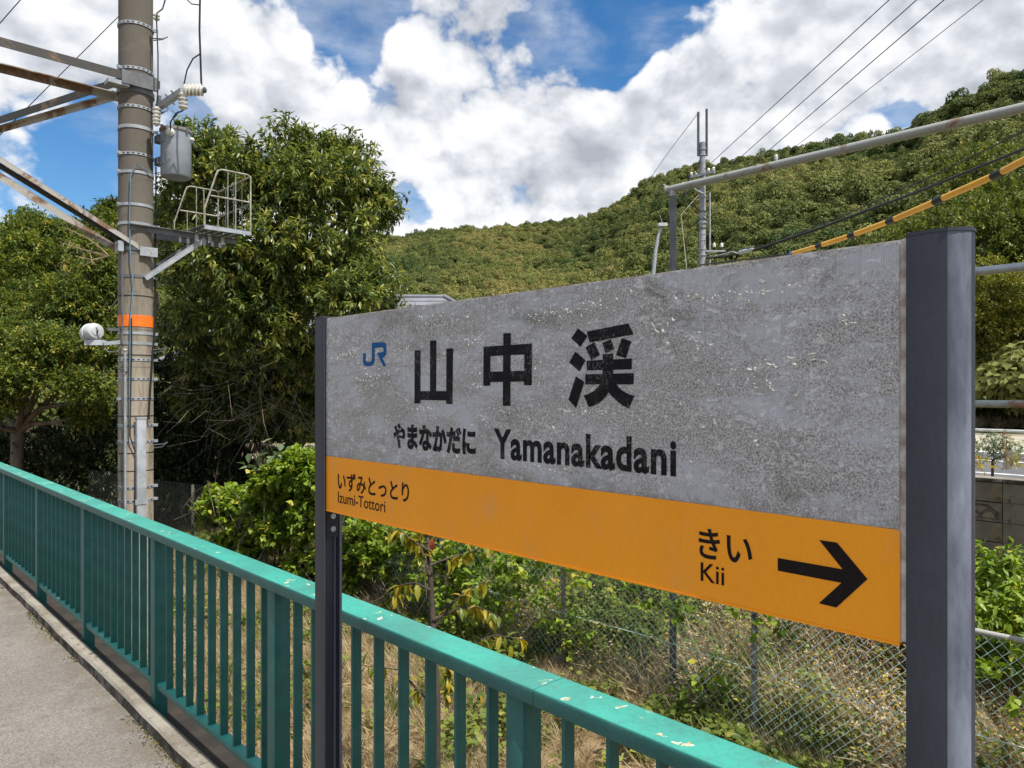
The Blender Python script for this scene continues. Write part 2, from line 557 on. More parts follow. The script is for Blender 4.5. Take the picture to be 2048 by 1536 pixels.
M['cage'] = simple('aged_cream_tube', (.36, .345, .29), (.20, .18, .14), scale=12, rough=.5)
M['lampwhite'] = simple('white_lamp_housing', (.50, .52, .51), (.38, .40, .39), scale=8, rough=.35, spec=.5)
M['bracket_white'] = simple('grey_white_bracket', (.48, .50, .54), rough=.5)
M['yellow'] = simple('yellow_cover', (.90, .46, .025), (.80, .38, .02), scale=3, rough=.4, spec=.4)
M['blackband'] = simple('black_tape', (.014, .014, .014), rough=.55)
M['bluecap'] = simple('blue_cap', (.05, .22, .5), rough=.5)
M['wire'] = simple('green_coated_wire', (.46, .66, .60), (.58, .68, .64), scale=4, rough=.45)
M['wire_shade'] = simple('shade_toned_wire', (.035, .05, .045), (.06, .065, .055), scale=4, rough=.6)  # far fence wire, its colour darkened to stand for tree shade
M['fencepost'] = simple('weathered_fence_post', (.27, .255, .225), (.10, .085, .07), scale=5, rough=.6, stretch=(1, 1, .6))
M['rustpipe2'] = rusty_mat('rusty_fence_pipe', (.36, .345, .32), .42, .5)
M['block'] = block_mat()
M['ground'] = ground_mat()
M['road'] = simple('road_asphalt', (.12, .12, .13), (.10, .10, .105), scale=2, rough=.9)
M['whiteline'] = simple('white_road_paint', (.72, .72, .70), (.5, .5, .48), scale=6, rough=.7)
M['rooftile'] = simple('grey_roof_tile', (.20, .205, .23), (.155, .16, .18), scale=3, rough=.55)
M['plaster'] = simple('beige_plaster', (.5, .46, .4), rough=.85)
M['bark'] = simple('grey_brown_bark', (.19, .15, .115), (.095, .075, .055), scale=5, rough=.9, bump=.6, bscale=30, stretch=(1, 1, .4), bdist=.02)
M['bark_dark'] = simple('dark_bark', (.085, .065, .05), (.045, .035, .028), scale=6, rough=.9, bump=.4, bscale=40, bdist=.01)
M['twig'] = simple('dry_twig', (.33, .25, .16), (.2, .14, .09), scale=8, rough=.9)
M['moss'] = leaf_mat('moss_green', (.05, .055, .015), (.16, .13, .04), trans=.1, rough=.9)
M['leaf_chestnut'] = leaf_mat('glossy_chestnut_leaf', (.022, .048, .012), (.19, .235, .052), (.40, .38, .09), trans=.32, rough=.36, spec=.45)
M['leaf_fine'] = leaf_mat('small_olive_leaf', (.042, .074, .015), (.205, .25, .042), (.36, .31, .05), trans=.34, rough=.5)
M['leaf_fine2'] = leaf_mat('small_green_leaf', (.04, .06, .012), (.14, .165, .028), (.25, .2, .04), trans=.32, rough=.5)
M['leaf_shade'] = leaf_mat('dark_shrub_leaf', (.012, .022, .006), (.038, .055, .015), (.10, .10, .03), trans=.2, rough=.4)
M['leaf_vine'] = leaf_mat('bright_vine_leaf', (.07, .13, .014), (.30, .40, .045), (.5, .42, .07), trans=.38, rough=.45)
M['leaf_big'] = leaf_mat('grey_green_broad_leaf', (.08, .12, .055), (.19, .25, .12), trans=.25, rough=.5)
M['leaf_yellow'] = leaf_mat('yellowing_leaf', (.15, .15, .018), (.40, .31, .035), (.42, .18, .04), trans=.35, rough=.42)
M['leaf_mid'] = leaf_mat('midground_leaf', (.045, .068, .013), (.20, .232, .044), (.34, .29, .06), trans=.28, inst=False)
M['leaf_mid_yellow'] = leaf_mat('yellow_green_leaf', (.08, .10, .015), (.30, .29, .045), (.4, .32, .06), trans=.32)
M['leaf_hill'] = leaf_mat('hill_crown_leaf', (.032, .070, .016), (.215, .225, .062), (.33, .235, .10), trans=.22, rough=.6, inst=True, spec=.2)
M['weed_green'] = leaf_mat('weed_leaf', (.05, .085, .014), (.20, .25, .045), (.4, .34, .07), trans=.34, inst=True)
M['weed_dry'] = leaf_mat('dry_grass_blade', (.29, .22, .12), (.62, .51, .32), (.74, .62, .38), trans=.3, inst=True, rough=.7, spec=.2)
M['weed_yellow'] = leaf_mat('yellow_weed_leaf', (.26, .20, .03), (.58, .44, .07), (.6, .26, .05), trans=.34, inst=True)
M['flower'] = leaf_mat('faded_flower_head', (.34, .27, .20), (.5, .42, .33), trans=.2, rough=.8)

# ------------------------------------------------------------------ mesh helpers


def finish(name, verts, faces, mat, parent=None, smooth=None, tint=None, kind=None, origin=None):
    """links ONE mesh object; verts are world coordinates, parent's place is taken off"""
    if origin is None:
        origin = wloc(parent) if parent is not None else Vector((0, 0, 0))
    me = bpy.data.meshes.new(name)
    if isinstance(verts, np.ndarray):
        V = verts - np.array(origin)[None, :]
        nv = len(V)
        F_ = np.asarray(faces, dtype=np.int32)
        nf, k = F_.shape
        me.vertices.add(nv); me.vertices.foreach_set('co', V.astype(np.float32).ravel())
        me.loops.add(nf * k); me.loops.foreach_set('vertex_index', F_.ravel())
        me.polygons.add(nf)
        me.polygons.foreach_set('loop_start', np.arange(0, nf * k, k, dtype=np.int32))
        me.update(calc_edges=True)
    else:
        o = Vector(origin)
        me.from_pydata([tuple(Vector(v) - o) for v in verts], [], faces)
        me.update()
    me.materials.append(mat)
    if tint is not None:
        a = me.attributes.new('tint', 'FLOAT', 'FACE')
        a.data.foreach_set('value', np.asarray(tint, dtype=np.float32))
    if smooth:
        me.shade_smooth()
        if smooth < 179: me.set_sharp_from_angle(angle=R(smooth))
    ob = bpy.data.objects.new(name, me)
    COL.objects.link(ob)
    if parent is not None:
        ob.parent = parent
    else:
        ob.location = origin
    if kind: ob['kind'] = kind
    return ob


def wloc(o):
    v = Vector((0, 0, 0))
    while o is not None:
        v += o.location
        o = o.parent
    return v


def thing(name, label, cat, loc, group=None):
    o = bpy.data.objects.new(name, None)
    o.empty_display_size = .1
    COL.objects.link(o)
    o.location = loc
    o['label'] = label
    o['category'] = cat
    if group: o['group'] = group
    return o


def tag(o, label, cat, group=None, kind=None):
    o['label'] = label
    o['category'] = cat
    if group: o['group'] = group
    if kind: o['kind'] = kind
    return o


class MB:
    def __init__(s): s.v = []; s.f = []
    def add(s, verts, faces):
        b = len(s.v)
        s.v += [Vector(x) for x in verts]
        s.f += [tuple(i + b for i in f) for f in faces]
        return s
    def box(s, lo, hi, bev=0.0):
        if bev > 0:
            bm = bmesh.new()
            bmesh.ops.create_cube(bm, size=1)
            c = [(a + b) / 2 for a, b in zip(lo, hi)]; d = [b - a for a, b in zip(lo, hi)]
            for v in bm.verts: v.co = Vector((c[0] + v.co.x * d[0], c[1] + v.co.y * d[1], c[2] + v.co.z * d[2]))
            bmesh.ops.bevel(bm, geom=list(bm.edges), offset=bev, segments=2, affect='EDGES', profile=.5)
            bm.verts.index_update()
            s.add([v.co.copy() for v in bm.verts], [tuple(v.index for v in f.verts) for f in bm.faces])
            bm.free()
            return s
        x0, y0, z0 = lo; x1, y1, z1 = hi
        return s.add([(x0, y0, z0), (x1, y0, z0), (x1, y1, z0), (x0, y1, z0), (x0, y0, z1), (x1, y0, z1), (x1, y1, z1), (x0, y1, z1)],
                     [(0, 3, 2, 1), (4, 5, 6, 7), (0, 1, 5, 4), (1, 2, 6, 5), (2, 3, 7, 6), (3, 0, 4, 7)])
    def beam(s, a, b, w, h, up=(0, 0, 1)):
        """rectangular bar from a to b"""
        a, b = Vector(a), Vector(b)
        d = (b - a).normalized()
        u = Vector(up)
        side = d.cross(u)
        if side.length < 1e-4: side = d.cross(Vector((1, 0, 0)))
        side.normalize()
        u = side.cross(d).normalized()
        vs_ = []
        for p in (a, b):
            for x, y in ((-1, -1), (1, -1), (1, 1), (-1, 1)):
                vs_.append(p + side * (x * w / 2) + u * (y * h / 2))
        return s.add(vs_, [(0, 1, 2, 3), (7, 6, 5, 4), (0, 4, 5, 1), (1, 5, 6, 2), (2, 6, 7, 3), (3, 7, 4, 0)])
    def angle(s, a, b, w, t, up=(0, 0, 1), flip=1):
        """steel angle: a flat flange and an upright flange that butt"""
        a, b = Vector(a), Vector(b)
        d = (b - a).normalized(); u = Vector(up)
        side = d.cross(u).normalized(); u = side.cross(d).normalized()
        s.beam(a, b, w, t, up)
        off = side * (flip * (w / 2 - t / 2)) + u * (-(w / 2) - t * .02)
        return s.beam(a + off, b + off, t, w - t * .1, up)
    def tube(s, pts, rad, n=8, cap=True):
        pts = [Vector(p) for p in pts]
        rs = rad if isinstance(rad, (list, tuple)) else [rad] * len(pts)
        b = len(s.v)
        prev = None
        for i, p in enumerate(pts):
            d = (pts[min(i + 1, len(pts) - 1)] - pts[max(i - 1, 0)]).normalized()
            if prev is None:
                x = d.orthogonal().normalized()
            else:
                x = (prev - d * prev.dot(d)).normalized()
            prev = x
            y = d.cross(x)
            for k in range(n):
                t = 2 * math.pi * k / n
                s.v.append(p + (x * math.cos(t) + y * math.sin(t)) * rs[i])
        for i in range(len(pts) - 1):
            for k in range(n):
                k2 = (k + 1) % n
                s.f.append((b + i * n + k, b + i * n + k2, b + (i + 1) * n + k2, b + (i + 1) * n + k))
        if cap:
            s.f.append(tuple(b + k for k in reversed(range(n))))
            s.f.append(tuple(b + (len(pts) - 1) * n + k for k in range(n)))
        return s
    def lathe(s, c, prof, n=20, axis=(0, 0, 1)):
        """prof: (radius, height) along the axis from point c"""
        ax = Vector(axis).normalized(); x = ax.orthogonal().normalized(); y = ax.cross(x)
        b = len(s.v); c = Vector(c)
        for r_, h in prof:
            for k in range(n):
                t = 2 * math.pi * k / n
                s.v.append(c + ax * h + (x * math.cos(t) + y * math.sin(t)) * max(r_, 1e-4))
        for i in range(len(prof) - 1):
            for k in range(n):
                k2 = (k + 1) % n
                s.f.append((b + i * n + k, b + i * n + k2, b + (i + 1) * n + k2, b + (i + 1) * n + k))
        s.f.append(tuple(b + k for k in reversed(range(n))))
        s.f.append(tuple(b + (len(prof) - 1) * n + k for k in range(n)))
        return s
    def prism(s, poly, z0, z1):
        n = len(poly)
        vs_ = [(x, y, z0) for x, y in poly] + [(x, y, z1) for x, y in poly]
        fs = [tuple(reversed(range(n))), tuple(range(n, 2 * n))]
        fs += [(i, (i + 1) % n, n + (i + 1) % n, n + i) for i in range(n)]
        return s.add(vs_, fs)
    def build(s, name, mat, parent=None, smooth=None, kind=None, origin=None):
        return finish(name, s.v, s.f, mat, parent, smooth, kind=kind, origin=origin)


T_SIMPLE = (np.array([(0, 0, 0), (.45, -.5, .04), (1, 0, -.10), (.45, .5, .04)]), np.array([(0, 1, 2), (0, 2, 3)]))
T_CURVE = (np.array([(0, 0, 0), (.28, -.40, .05), (.28, 0, -.005), (.28, .40, .05), (.64, -.42, -.05), (.64, 0, -.10), (.64, .42, -.05), (1, 0, -.34)]),
           np.array([(0, 1, 2), (0, 2, 3), (1, 4, 2), (4, 5, 2), (2, 5, 6), (2, 6, 3), (4, 7, 5), (5, 7, 6)]))
T_BLADE = (np.array([(0, -.5, 0), (0, .5, 0), (.55, -.35, .10), (.55, .35, .10), (1, 0, -.05)]), np.array([(0, 1, 2), (1, 3, 2), (2, 3, 4)]))
T_HEART = (np.array([(0, 0, 0), (-.05, -.35, 0), (.3, -.62, .04), (.65, -.38, .0), (1, 0, -.12), (.65, .38, .0), (.3, .62, .04), (-.05, .35, 0), (.4, 0, -.04)]),
           np.array([(8, 0, 1), (8, 1, 2), (8, 2, 3), (8, 3, 4), (8, 4, 5), (8, 5, 6), (8, 6, 7), (8, 7, 0)]))


def nrm(a):
    return a / np.maximum(np.linalg.norm(a, axis=1, keepdims=True), 1e-9)


def leaves(c, ax, up, L, W, tmpl=T_SIMPLE):
    ax = nrm(ax)
    side = nrm(np.cross(ax, up))
    nn = np.cross(side, ax)
    T, Fc = tmpl
    N_, k = len(c), len(T)
    L = np.broadcast_to(np.asarray(L, float), (N_,)); W = np.broadcast_to(np.asarray(W, float), (N_,))
    V = (c[:, None, :] + ax[:, None, :] * (L[:, None] * T[None, :, 0])[..., None]
         + side[:, None, :] * (W[:, None] * T[None, :, 1])[..., None] + nn[:, None, :] * (L[:, None] * T[None, :, 2])[..., None])
    Fs = Fc[None] + (np.arange(N_) * k)[:, None, None]
    return V.reshape(-1, 3), Fs.reshape(-1, 3), len(Fc)


def unit(n, rg):
    v = rg.normal(size=(n, 3))
    return nrm(v)


def foliage(blobs, n_sprays, per, L, W, rg, droop=.5, twig=.25, inner=.55, up_bias=.25, tint_mid=.45, tint_sd=.2, tmpl=T_SIMPLE, floor=None):
    """sprays of leaves through the outer volume of several clumps"""
    B = np.array([(*b[0], b[1]) for b in blobs])
    squash = np.array([b[2] if len(b) > 2 else .85 for b in blobs])
    w = B[:, 3] ** 2; w = w / w.sum()
    pick = rg.choice(len(B), n_sprays, p=w)
    d = unit(n_sprays, rg)
    d[:, 2] += up_bias; d = nrm(d)
    rad = inner + (1 - inner) * rg.random(n_sprays) ** .45
    # lumps: the radius varies with direction so that the outline is uneven
    lump = 1 + .14 * np.sin(d[:, 0] * 7 + pick * 1.7) * np.sin(d[:, 1] * 6 + pick) + .10 * np.sin(d[:, 2] * 9 + pick * 2.3)
    p = B[pick, :3] + d * (B[pick, 3] * rad * lump)[:, None] * np.stack([np.ones(n_sprays), np.ones(n_sprays), squash[pick]], 1)
    ax = nrm(d * .8 + unit(n_sprays, rg) * .6 + np.array([0, 0, .15]))
    st = np.clip(rg.normal(tint_mid, tint_sd, n_sprays), 0, 1)
    c = np.repeat(p, per, 0); a = np.repeat(ax, per, 0)
    n = len(c)
    t = rg.random(n)
    c = c + a * (t * twig)[:, None] + unit(n, rg) * twig * .10
    la = nrm(a * .55 + unit(n, rg) * .85 + np.array([0, 0, -droop])[None])
    up = nrm(unit(n, rg) * .55 + np.array([0, 0, 1.0]))
    V, Fc, k = leaves(c, la, up, L * rg.uniform(.65, 1.2, n), W * rg.uniform(.7, 1.15, n), tmpl)
    tint = np.clip(np.repeat(st, per) + rg.normal(0, .14, n), 0, 1)
    return V, Fc, np.repeat(tint, k)


def lumpy(blobs, n, frac, rg, out=.75, sq=None):
    """breaks each clump into smaller ones so that the outline is uneven and light gets in"""
    res = []
    for b in blobs:
        d = unit(n, rg)
        for k in range(n):
            q = b[2] if len(b) > 2 else .85
            off = Vector((d[k][0], d[k][1], d[k][2] * q)) * (b[1] * out * rg.uniform(.6, 1.15))
            res.append((Vector(b[0]) + off, b[1] * frac * rg.uniform(.65, 1.25), sq or q))
    return res


def limbs(mb, base, blobs, r0, rg, fork=None, n=6, twigs=2):
    """trunk to a fork, limbs from the fork to each clump, a few twigs in each clump"""
    base = Vector(base)
    fork = Vector(fork) if fork else base.lerp(sum((Vector(b[0]) for b in blobs), Vector()) / len(blobs), .45)
    mid = base.lerp(fork, .5) + Vector(rg.normal(0, r0 * .8, 3) * np.array([1, 1, .2]))
    mb.tube([base - Vector((0, 0, .15)), base + Vector((0, 0, .1)), mid, fork], [r0 * 1.5, r0 * 1.1, r0 * .9, r0 * .75], 10)
    for b in blobs:
        c, r_ = Vector(b[0]), b[1]
        m1 = fork.lerp(c, .4) + Vector(rg.normal(0, .12, 3)); m2 = fork.lerp(c, .75) + Vector(rg.normal(0, .12, 3))
        mb.tube([fork, m1, m2, c], [r0 * .5, r0 * .38, r0 * .26, r0 * .14], n)
        for k in range(twigs):
            e = c + Vector(unit(1, rg)[0]) * r_ * .8
            q = m2.lerp(e, .5) + Vector(rg.normal(0, .08, 3))
            mb.tube([m2, q, e], [r0 * .2, r0 * .13, r0 * .05], 5)


def scatter(name, pts, rotz, scl, idx, tint, protos, tilt=None):
    """ONE object whose points carry instances of a few plants"""
    me = bpy.data.meshes.new(name)
    n = len(pts)
    me.vertices.add(n)
    me.vertices.foreach_set('co', np.asarray(pts, np.float32).ravel())
    rot = np.zeros((n, 3), np.float32); rot[:, 2] = rotz
    if tilt is not None: rot[:, :2] = tilt
    a = me.attributes.new('rot', 'FLOAT_VECTOR', 'POINT'); a.data.foreach_set('vector', rot.ravel())
    a = me.attributes.new('scl', 'FLOAT_VECTOR', 'POINT'); s3 = np.asarray(scl, np.float32)
    if s3.ndim == 1: s3 = np.repeat(s3[:, None], 3, 1)
    a.data.foreach_set('vector', s3.ravel())
    a = me.attributes.new('pick', 'INT', 'POINT'); a.data.foreach_set('value', np.asarray(idx, np.int32))
    a = me.attributes.new('ptint', 'FLOAT', 'POINT'); a.data.foreach_set('value', np.asarray(tint, np.float32))
    ob = bpy.data.objects.new(name, me)
    COL.objects.link(ob)
    src = bpy.data.collections.new(name + '_sources')
    for i, p in enumerate(protos):
        p.name = f'a{i:02d}_' + name
        src.objects.link(p)
        if p.name in COL.objects: COL.objects.unlink(p)
    ng = bpy.data.node_groups.new(name + '_nodes', 'GeometryNodeTree')
    ng.interface.new_socket('Geometry', in_out='INPUT', socket_type='NodeSocketGeometry')
    ng.interface.new_socket('Geometry', in_out='OUTPUT', socket_type='NodeSocketGeometry')
    N, L = ng.nodes.new, ng.links.new
    gi, go = N('NodeGroupInput'), N('NodeGroupOutput')
    ci = N('GeometryNodeCollectionInfo'); ci.inputs['Collection'].default_value = src
    ci.inputs['Separate Children'].default_value = True; ci.inputs['Reset Children'].default_value = True
    ip = N('GeometryNodeInstanceOnPoints'); ip.inputs['Pick Instance'].default_value = True

    def attr(nm, ty):
        x = N('GeometryNodeInputNamedAttribute'); x.data_type = ty; x.inputs['Name'].default_value = nm
        return x.outputs['Attribute']
    L(gi.outputs[0], ip.inputs['Points']); L(ci.outputs[0], ip.inputs['Instance'])
    L(attr('pick', 'INT'), ip.inputs['Instance Index'])
    e2r = N('FunctionNodeEulerToRotation')
    L(attr('rot', 'FLOAT_VECTOR'), e2r.inputs[0]); L(e2r.outputs[0], ip.inputs['Rotation'])
    L(attr('scl', 'FLOAT_VECTOR'), ip.inputs['Scale'])
    L(ip.outputs[0], go.inputs[0])
    md = ob.modifiers.new('scatter', 'NODES'); md.node_group = ng
    return ob


# ------------------------------------------------------------------ terrain
TH_PX = np.array([-1400, -400, 0, 70, 150, 300, 500, 740, 800, 870, 950, 1080, 1180, 1230, 1300, 1380, 1450, 1550, 1700, 1830, 1850, 1920, 2000, 2048, 2300, 3200])
TH_Y = np.array([520, 440, 436, 430, 440, 470, 480, 464, 472, 456, 453, 441, 428, 402, 358, 328, 317, 291, 271, 256, 225, 178, 143, 116, 60, 200])
TH_R = np.array([140, 120, 115, 115, 115, 170, 230, 270, 270, 265, 260, 250, 235, 220, 200, 185, 175, 165, 150, 140, 132, 125, 118, 112, 100, 90])
TH_0 = np.array([45, 42, 40, 40, 40, 50, 60, 62, 62, 62, 60, 56, 52, 50, 48, 46, 44, 42, 38, 36, 35.5, 35, 34, 33, 33, 40])
TH = np.arctan((TH_PX - 1024) / F)
TAN = (778 - TH_Y) / F * np.cos(TH)
TREE_H = 3.0


def ground_h(x, y):
    x = np.asarray(x, float); y = np.asarray(y, float)
    fwd = x * SA + y * CA; rgt = x * CA - y * SA
    r_ = np.hypot(x, y); th = np.arctan2(rgt, fwd)
    base = np.where(x < 8.05, -1.15, .30)
    bank = np.clip((x - 5.7) / 1.6, 0, 1) * .45
    base = base + np.where(x < 8.05, bank, 0)
    tn = np.interp(th, TH, TAN); Rr = np.interp(th, TH, TH_R); R0 = np.interp(th, TH, TH_0)
    fade = np.clip((2.2 - np.abs(th)) / .9, 0, 1)
    Hh = (tn * Rr + EYE - TREE_H) * fade
    t = (r_ - R0) / (Rr - R0)
    rise = np.clip(t, 0, 1)
    prof = rise * (1 - .18 * rise * (1 - rise) * 4 * .5)
    fall = np.clip(t - 1, 0, 3)
    wob = (np.sin(x * .11 + 1.3) * np.cos(y * .09) * 1.4 + np.sin(x * .05 - y * .063) * 2.2) * np.clip(t * 2, 0, 1) * np.clip((1.0 - t) * 3, 0, 1)
    h = base * (1 - rise) + Hh * prof + wob * fade
    h = np.where(t > 1, Hh * np.clip(1 - fall * .55, .2, 1), h)
    return h


gx = np.unique(np.concatenate([np.linspace(-700, -60, 20), np.linspace(-60, -4, 24), np.linspace(-4, 8.0, 31), [8.1, 8.4], np.linspace(9, 60, 34), np.linspace(62, 330, 80), np.linspace(350, 700, 10)]))
gy = np.unique(np.concatenate([np.linspace(-700, -60, 20), np.linspace(-60, -4, 20), np.linspace(-4, 20, 40), np.linspace(21, 60, 26), np.linspace(62, 330, 80), np.linspace(350, 700, 10)]))
X_, Y_ = np.meshgrid(gx, gy)
Z_ = ground_h(X_, Y_)
gv = np.stack([X_.ravel(), Y_.ravel(), Z_.ravel()], 1)
nx, ny = len(gx), len(gy)
ii = (np.arange(ny - 1)[:, None] * nx + np.arange(nx - 1)[None, :]).ravel()
gf = np.stack([ii, ii + 1, ii + nx + 1, ii + nx], 1)
gr_ob = finish('ground', gv, gf, M['ground'], kind='structure', smooth=180)

# ------------------------------------------------------------------ platform and kerb
MB().box((-4, -9, -1.25), (1.214, 60, 0)).build('platform', M['asphalt'], kind='structure')
kb = MB()
yk = -9.0
KX0, KX1, KZ = 1.212, 1.283, .068
prof = [(KX0, -1.25), (KX0, KZ - .012), (KX0 + .012, KZ), (KX1 - .006, KZ), (KX1, KZ - .006), (KX1 + .002, -.03)]
ys = np.arange(-9, 40.1, .25)
vs_ = []
for y in ys:
    j = 0.004 * math.sin(y * 3.1) + .003 * math.sin(y * 11.7 + 1)
    for i, (x, z) in enumerate(prof):
        vs_.append((x + (j if i in (1, 2) else 0), y, z + (j * .6 if i in (2, 3) else 0)))
n = len(prof)
kb.add(vs_, [(a * n + i, a * n + i + 1, (a + 1) * n + i + 1, (a + 1) * n + i) for a in range(len(ys) - 1) for i in range(n - 1)])
kb.build('kerb', M['kerb'], kind='structure')
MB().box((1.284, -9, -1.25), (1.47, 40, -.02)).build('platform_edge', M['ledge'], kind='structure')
# moss and grit along the foot of the kerb
nm = 2600
my = rng.uniform(.8, 10, nm)
den = np.sin(my * 2.3) + .7 * np.sin(my * 5.1 + 1) + .5 * np.sin(my * 11)
my = my[den > .15]
mp = np.stack([1.209 - rng.exponential(.014, len(my)), my, np.full(len(my), .002)], 1)
V, Fc, k = leaves(mp, unit(len(mp), rng) * [1, 1, .2] + [0, 0, .5], unit(len(mp), rng), rng.uniform(.006, .016, len(mp)), rng.uniform(.006, .012, len(mp)))
o = finish('moss', V, Fc, M['moss'], tint=np.repeat(rng.random(len(mp)), k), kind='stuff')
tag(o, 'tufts of brownish green moss along the foot of the kerb', 'moss')

# ------------------------------------------------------------------ teal railing
RT = EYE - .7278               # top of the handrail
rail = thing('railing', 'teal painted steel railing with chipped handrail along the platform edge', 'railing', (1.327, 4.0, KZ))
RY0, RY1 = -1.6, 13.7
# handrail in lengths that butt at the joints
joints = [RY0, 1.265, 5.36, 9.45, RY1]
for a, b in zip(joints[:-1], joints[1:]):
    prf = []
    for cx, cz, t0 in ((1.376, RT - .008, 0), (1.278, RT - .008, 90), (1.275, RT - .037, 180), (1.379, RT - .037, 270)):
        rr = .008 if t0 < 180 else .005
        prf += [(cx + rr * math.cos(R(t0 + t)), cz + rr * math.sin(R(t0 + t))) for t in (0, 30, 60, 90)]
    hn = len(prf)
    hv = [(x, y, z) for y in (a + .001, b - .001) for x, z in prf]
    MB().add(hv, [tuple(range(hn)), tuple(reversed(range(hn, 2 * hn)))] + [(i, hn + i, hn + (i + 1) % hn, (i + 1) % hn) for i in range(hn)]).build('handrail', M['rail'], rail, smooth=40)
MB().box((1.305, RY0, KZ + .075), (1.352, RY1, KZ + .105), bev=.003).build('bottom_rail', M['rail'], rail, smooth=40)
P0, DP = 1.3555, 1.365
post_mesh = bal_mesh = None
for k in range(-2, 9):
    yc = P0 + DP * k
    if post_mesh is None:
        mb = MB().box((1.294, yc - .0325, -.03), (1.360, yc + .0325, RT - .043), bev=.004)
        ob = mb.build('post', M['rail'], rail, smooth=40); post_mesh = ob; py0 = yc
    else:
        ob = post_mesh.copy(); COL.objects.link(ob); ob.parent = rail; ob.location.y = yc - py0
    if k == 8: continue
    for j in range(9):
        yb = yc + .121 + .1365 * j
        if bal_mesh is None:
            mb = MB().box((1.311, yb - .006, KZ + .104), (1.346, yb + .006, RT - .043), bev=.0015)
            ob = mb.build('baluster', M['rail'], rail, smooth=40); bal_mesh = ob; by0 = yb
        else:
            ob = bal_mesh.copy(); COL.objects.link(ob); ob.parent = rail; ob.location.y = yb - by0

# ------------------------------------------------------------------ station sign
SX = 1.108
SZ0, SZ1, SZO = 1.3435, 1.9097, 1.5022
SY0, SY1 = .3748, 1.9680
sign = thing('station_sign', 'weathered grey station name board with orange strip between two dark posts', 'sign', (1.135, 1.17, 0))


def sp(px, py, off=0.0):
    p = on_x(px, py, SX)
    return (SX - off, p.y, p.z)


MB().box((SX + .0012, SY0 + .001, SZ0 + .001), (SX + .040, SY1 - .001, SZ1 - .0005)).build('board', M['edge'], sign)


def sheet(name, poly_yz, x, mat, thick=.001):
    """flat sheet facing -X, outline given as (y, z)"""
    bm = bmesh.new()
    vs1 = [bm.verts.new((x, y, z)) for y, z in poly_yz]
    f = bm.faces.new(vs1)
    bm.normal_update()
    if f.normal.x > 0: f.normal_flip()
    bmesh.ops.triangulate(bm, faces=[f])
    bm.verts.index_update()
    o = finish(name, [v.co.copy() for v in bm.verts], [tuple(v.index for v in q.verts) for q in bm.faces], mat, sign)
    bm.free()
    return o


MB().box((SX, SY0 + .004, SZO + .0012), (SX + .0012, SY1, SZ1 - .003)).build('white_sheet', M['panel'], sign)
MB().box((SX - .0004, SY0 + .003, SZ0), (SX + .0012, SY1 - .0005, SZO)).build('orange_sheet', M['orange'], sign)
MB().box((SX - .002, SY0 + .003, SZ0 - .0035), (SX + .041, SY1 - .0005, SZ0)).build('lower_edge', M['orange'], sign)
MB().box((SX - .0015, SY0 - .008, SZ0 + .004), (SX + .040, SY0 + .0005, SZ1)).build('edge_strip', M['edge'], sign)


def stroke_poly(mb_or_list, pts_px, w, x):
    """brush-like stroke of constant width laid on the sign plane; pts in photo pixels"""
    P = [Vector((on_x(a, b, SX).y, on_x(a, b, SX).z)) for a, b in pts_px]
    L_, R_ = [], []
    for i, p in enumerate(P):
        d = (P[min(i + 1, len(P) - 1)] - P[max(i - 1, 0)]).normalized()
        nn = Vector((-d.y, d.x)) * w / 2
        L_.append(p + nn); R_.append(p - nn)
    mb_or_list.append((L_, R_))


def letters(name, polys_px, mat, off=.0008):
    """filled outlines traced on the sign; each polygon a slightly raised flat print"""
    bm = bmesh.new()
    for i, poly in enumerate(polys_px):
        vs1 = []
        for a, b in poly:
            p = on_x(a, b, SX)
            vs1.append(bm.verts.new((SX - off - i * .00003, p.y, p.z)))
        f = bm.faces.new(vs1)
        f.normal_update()
        if f.normal.x > 0: f.normal_flip()
    bmesh.ops.triangulate(bm, faces=list(bm.faces))
    bm.verts.index_update()
    o = finish(name, [v.co.copy() for v in bm.verts], [tuple(v.index for v in q.verts) for q in bm.faces], mat, sign)
    bm.free()
    return o


def zm(x0, y0, k, pts):
    return [(x0 + a / k, y0 + b / k) for a, b in pts]


Q = lambda *a: list(a)
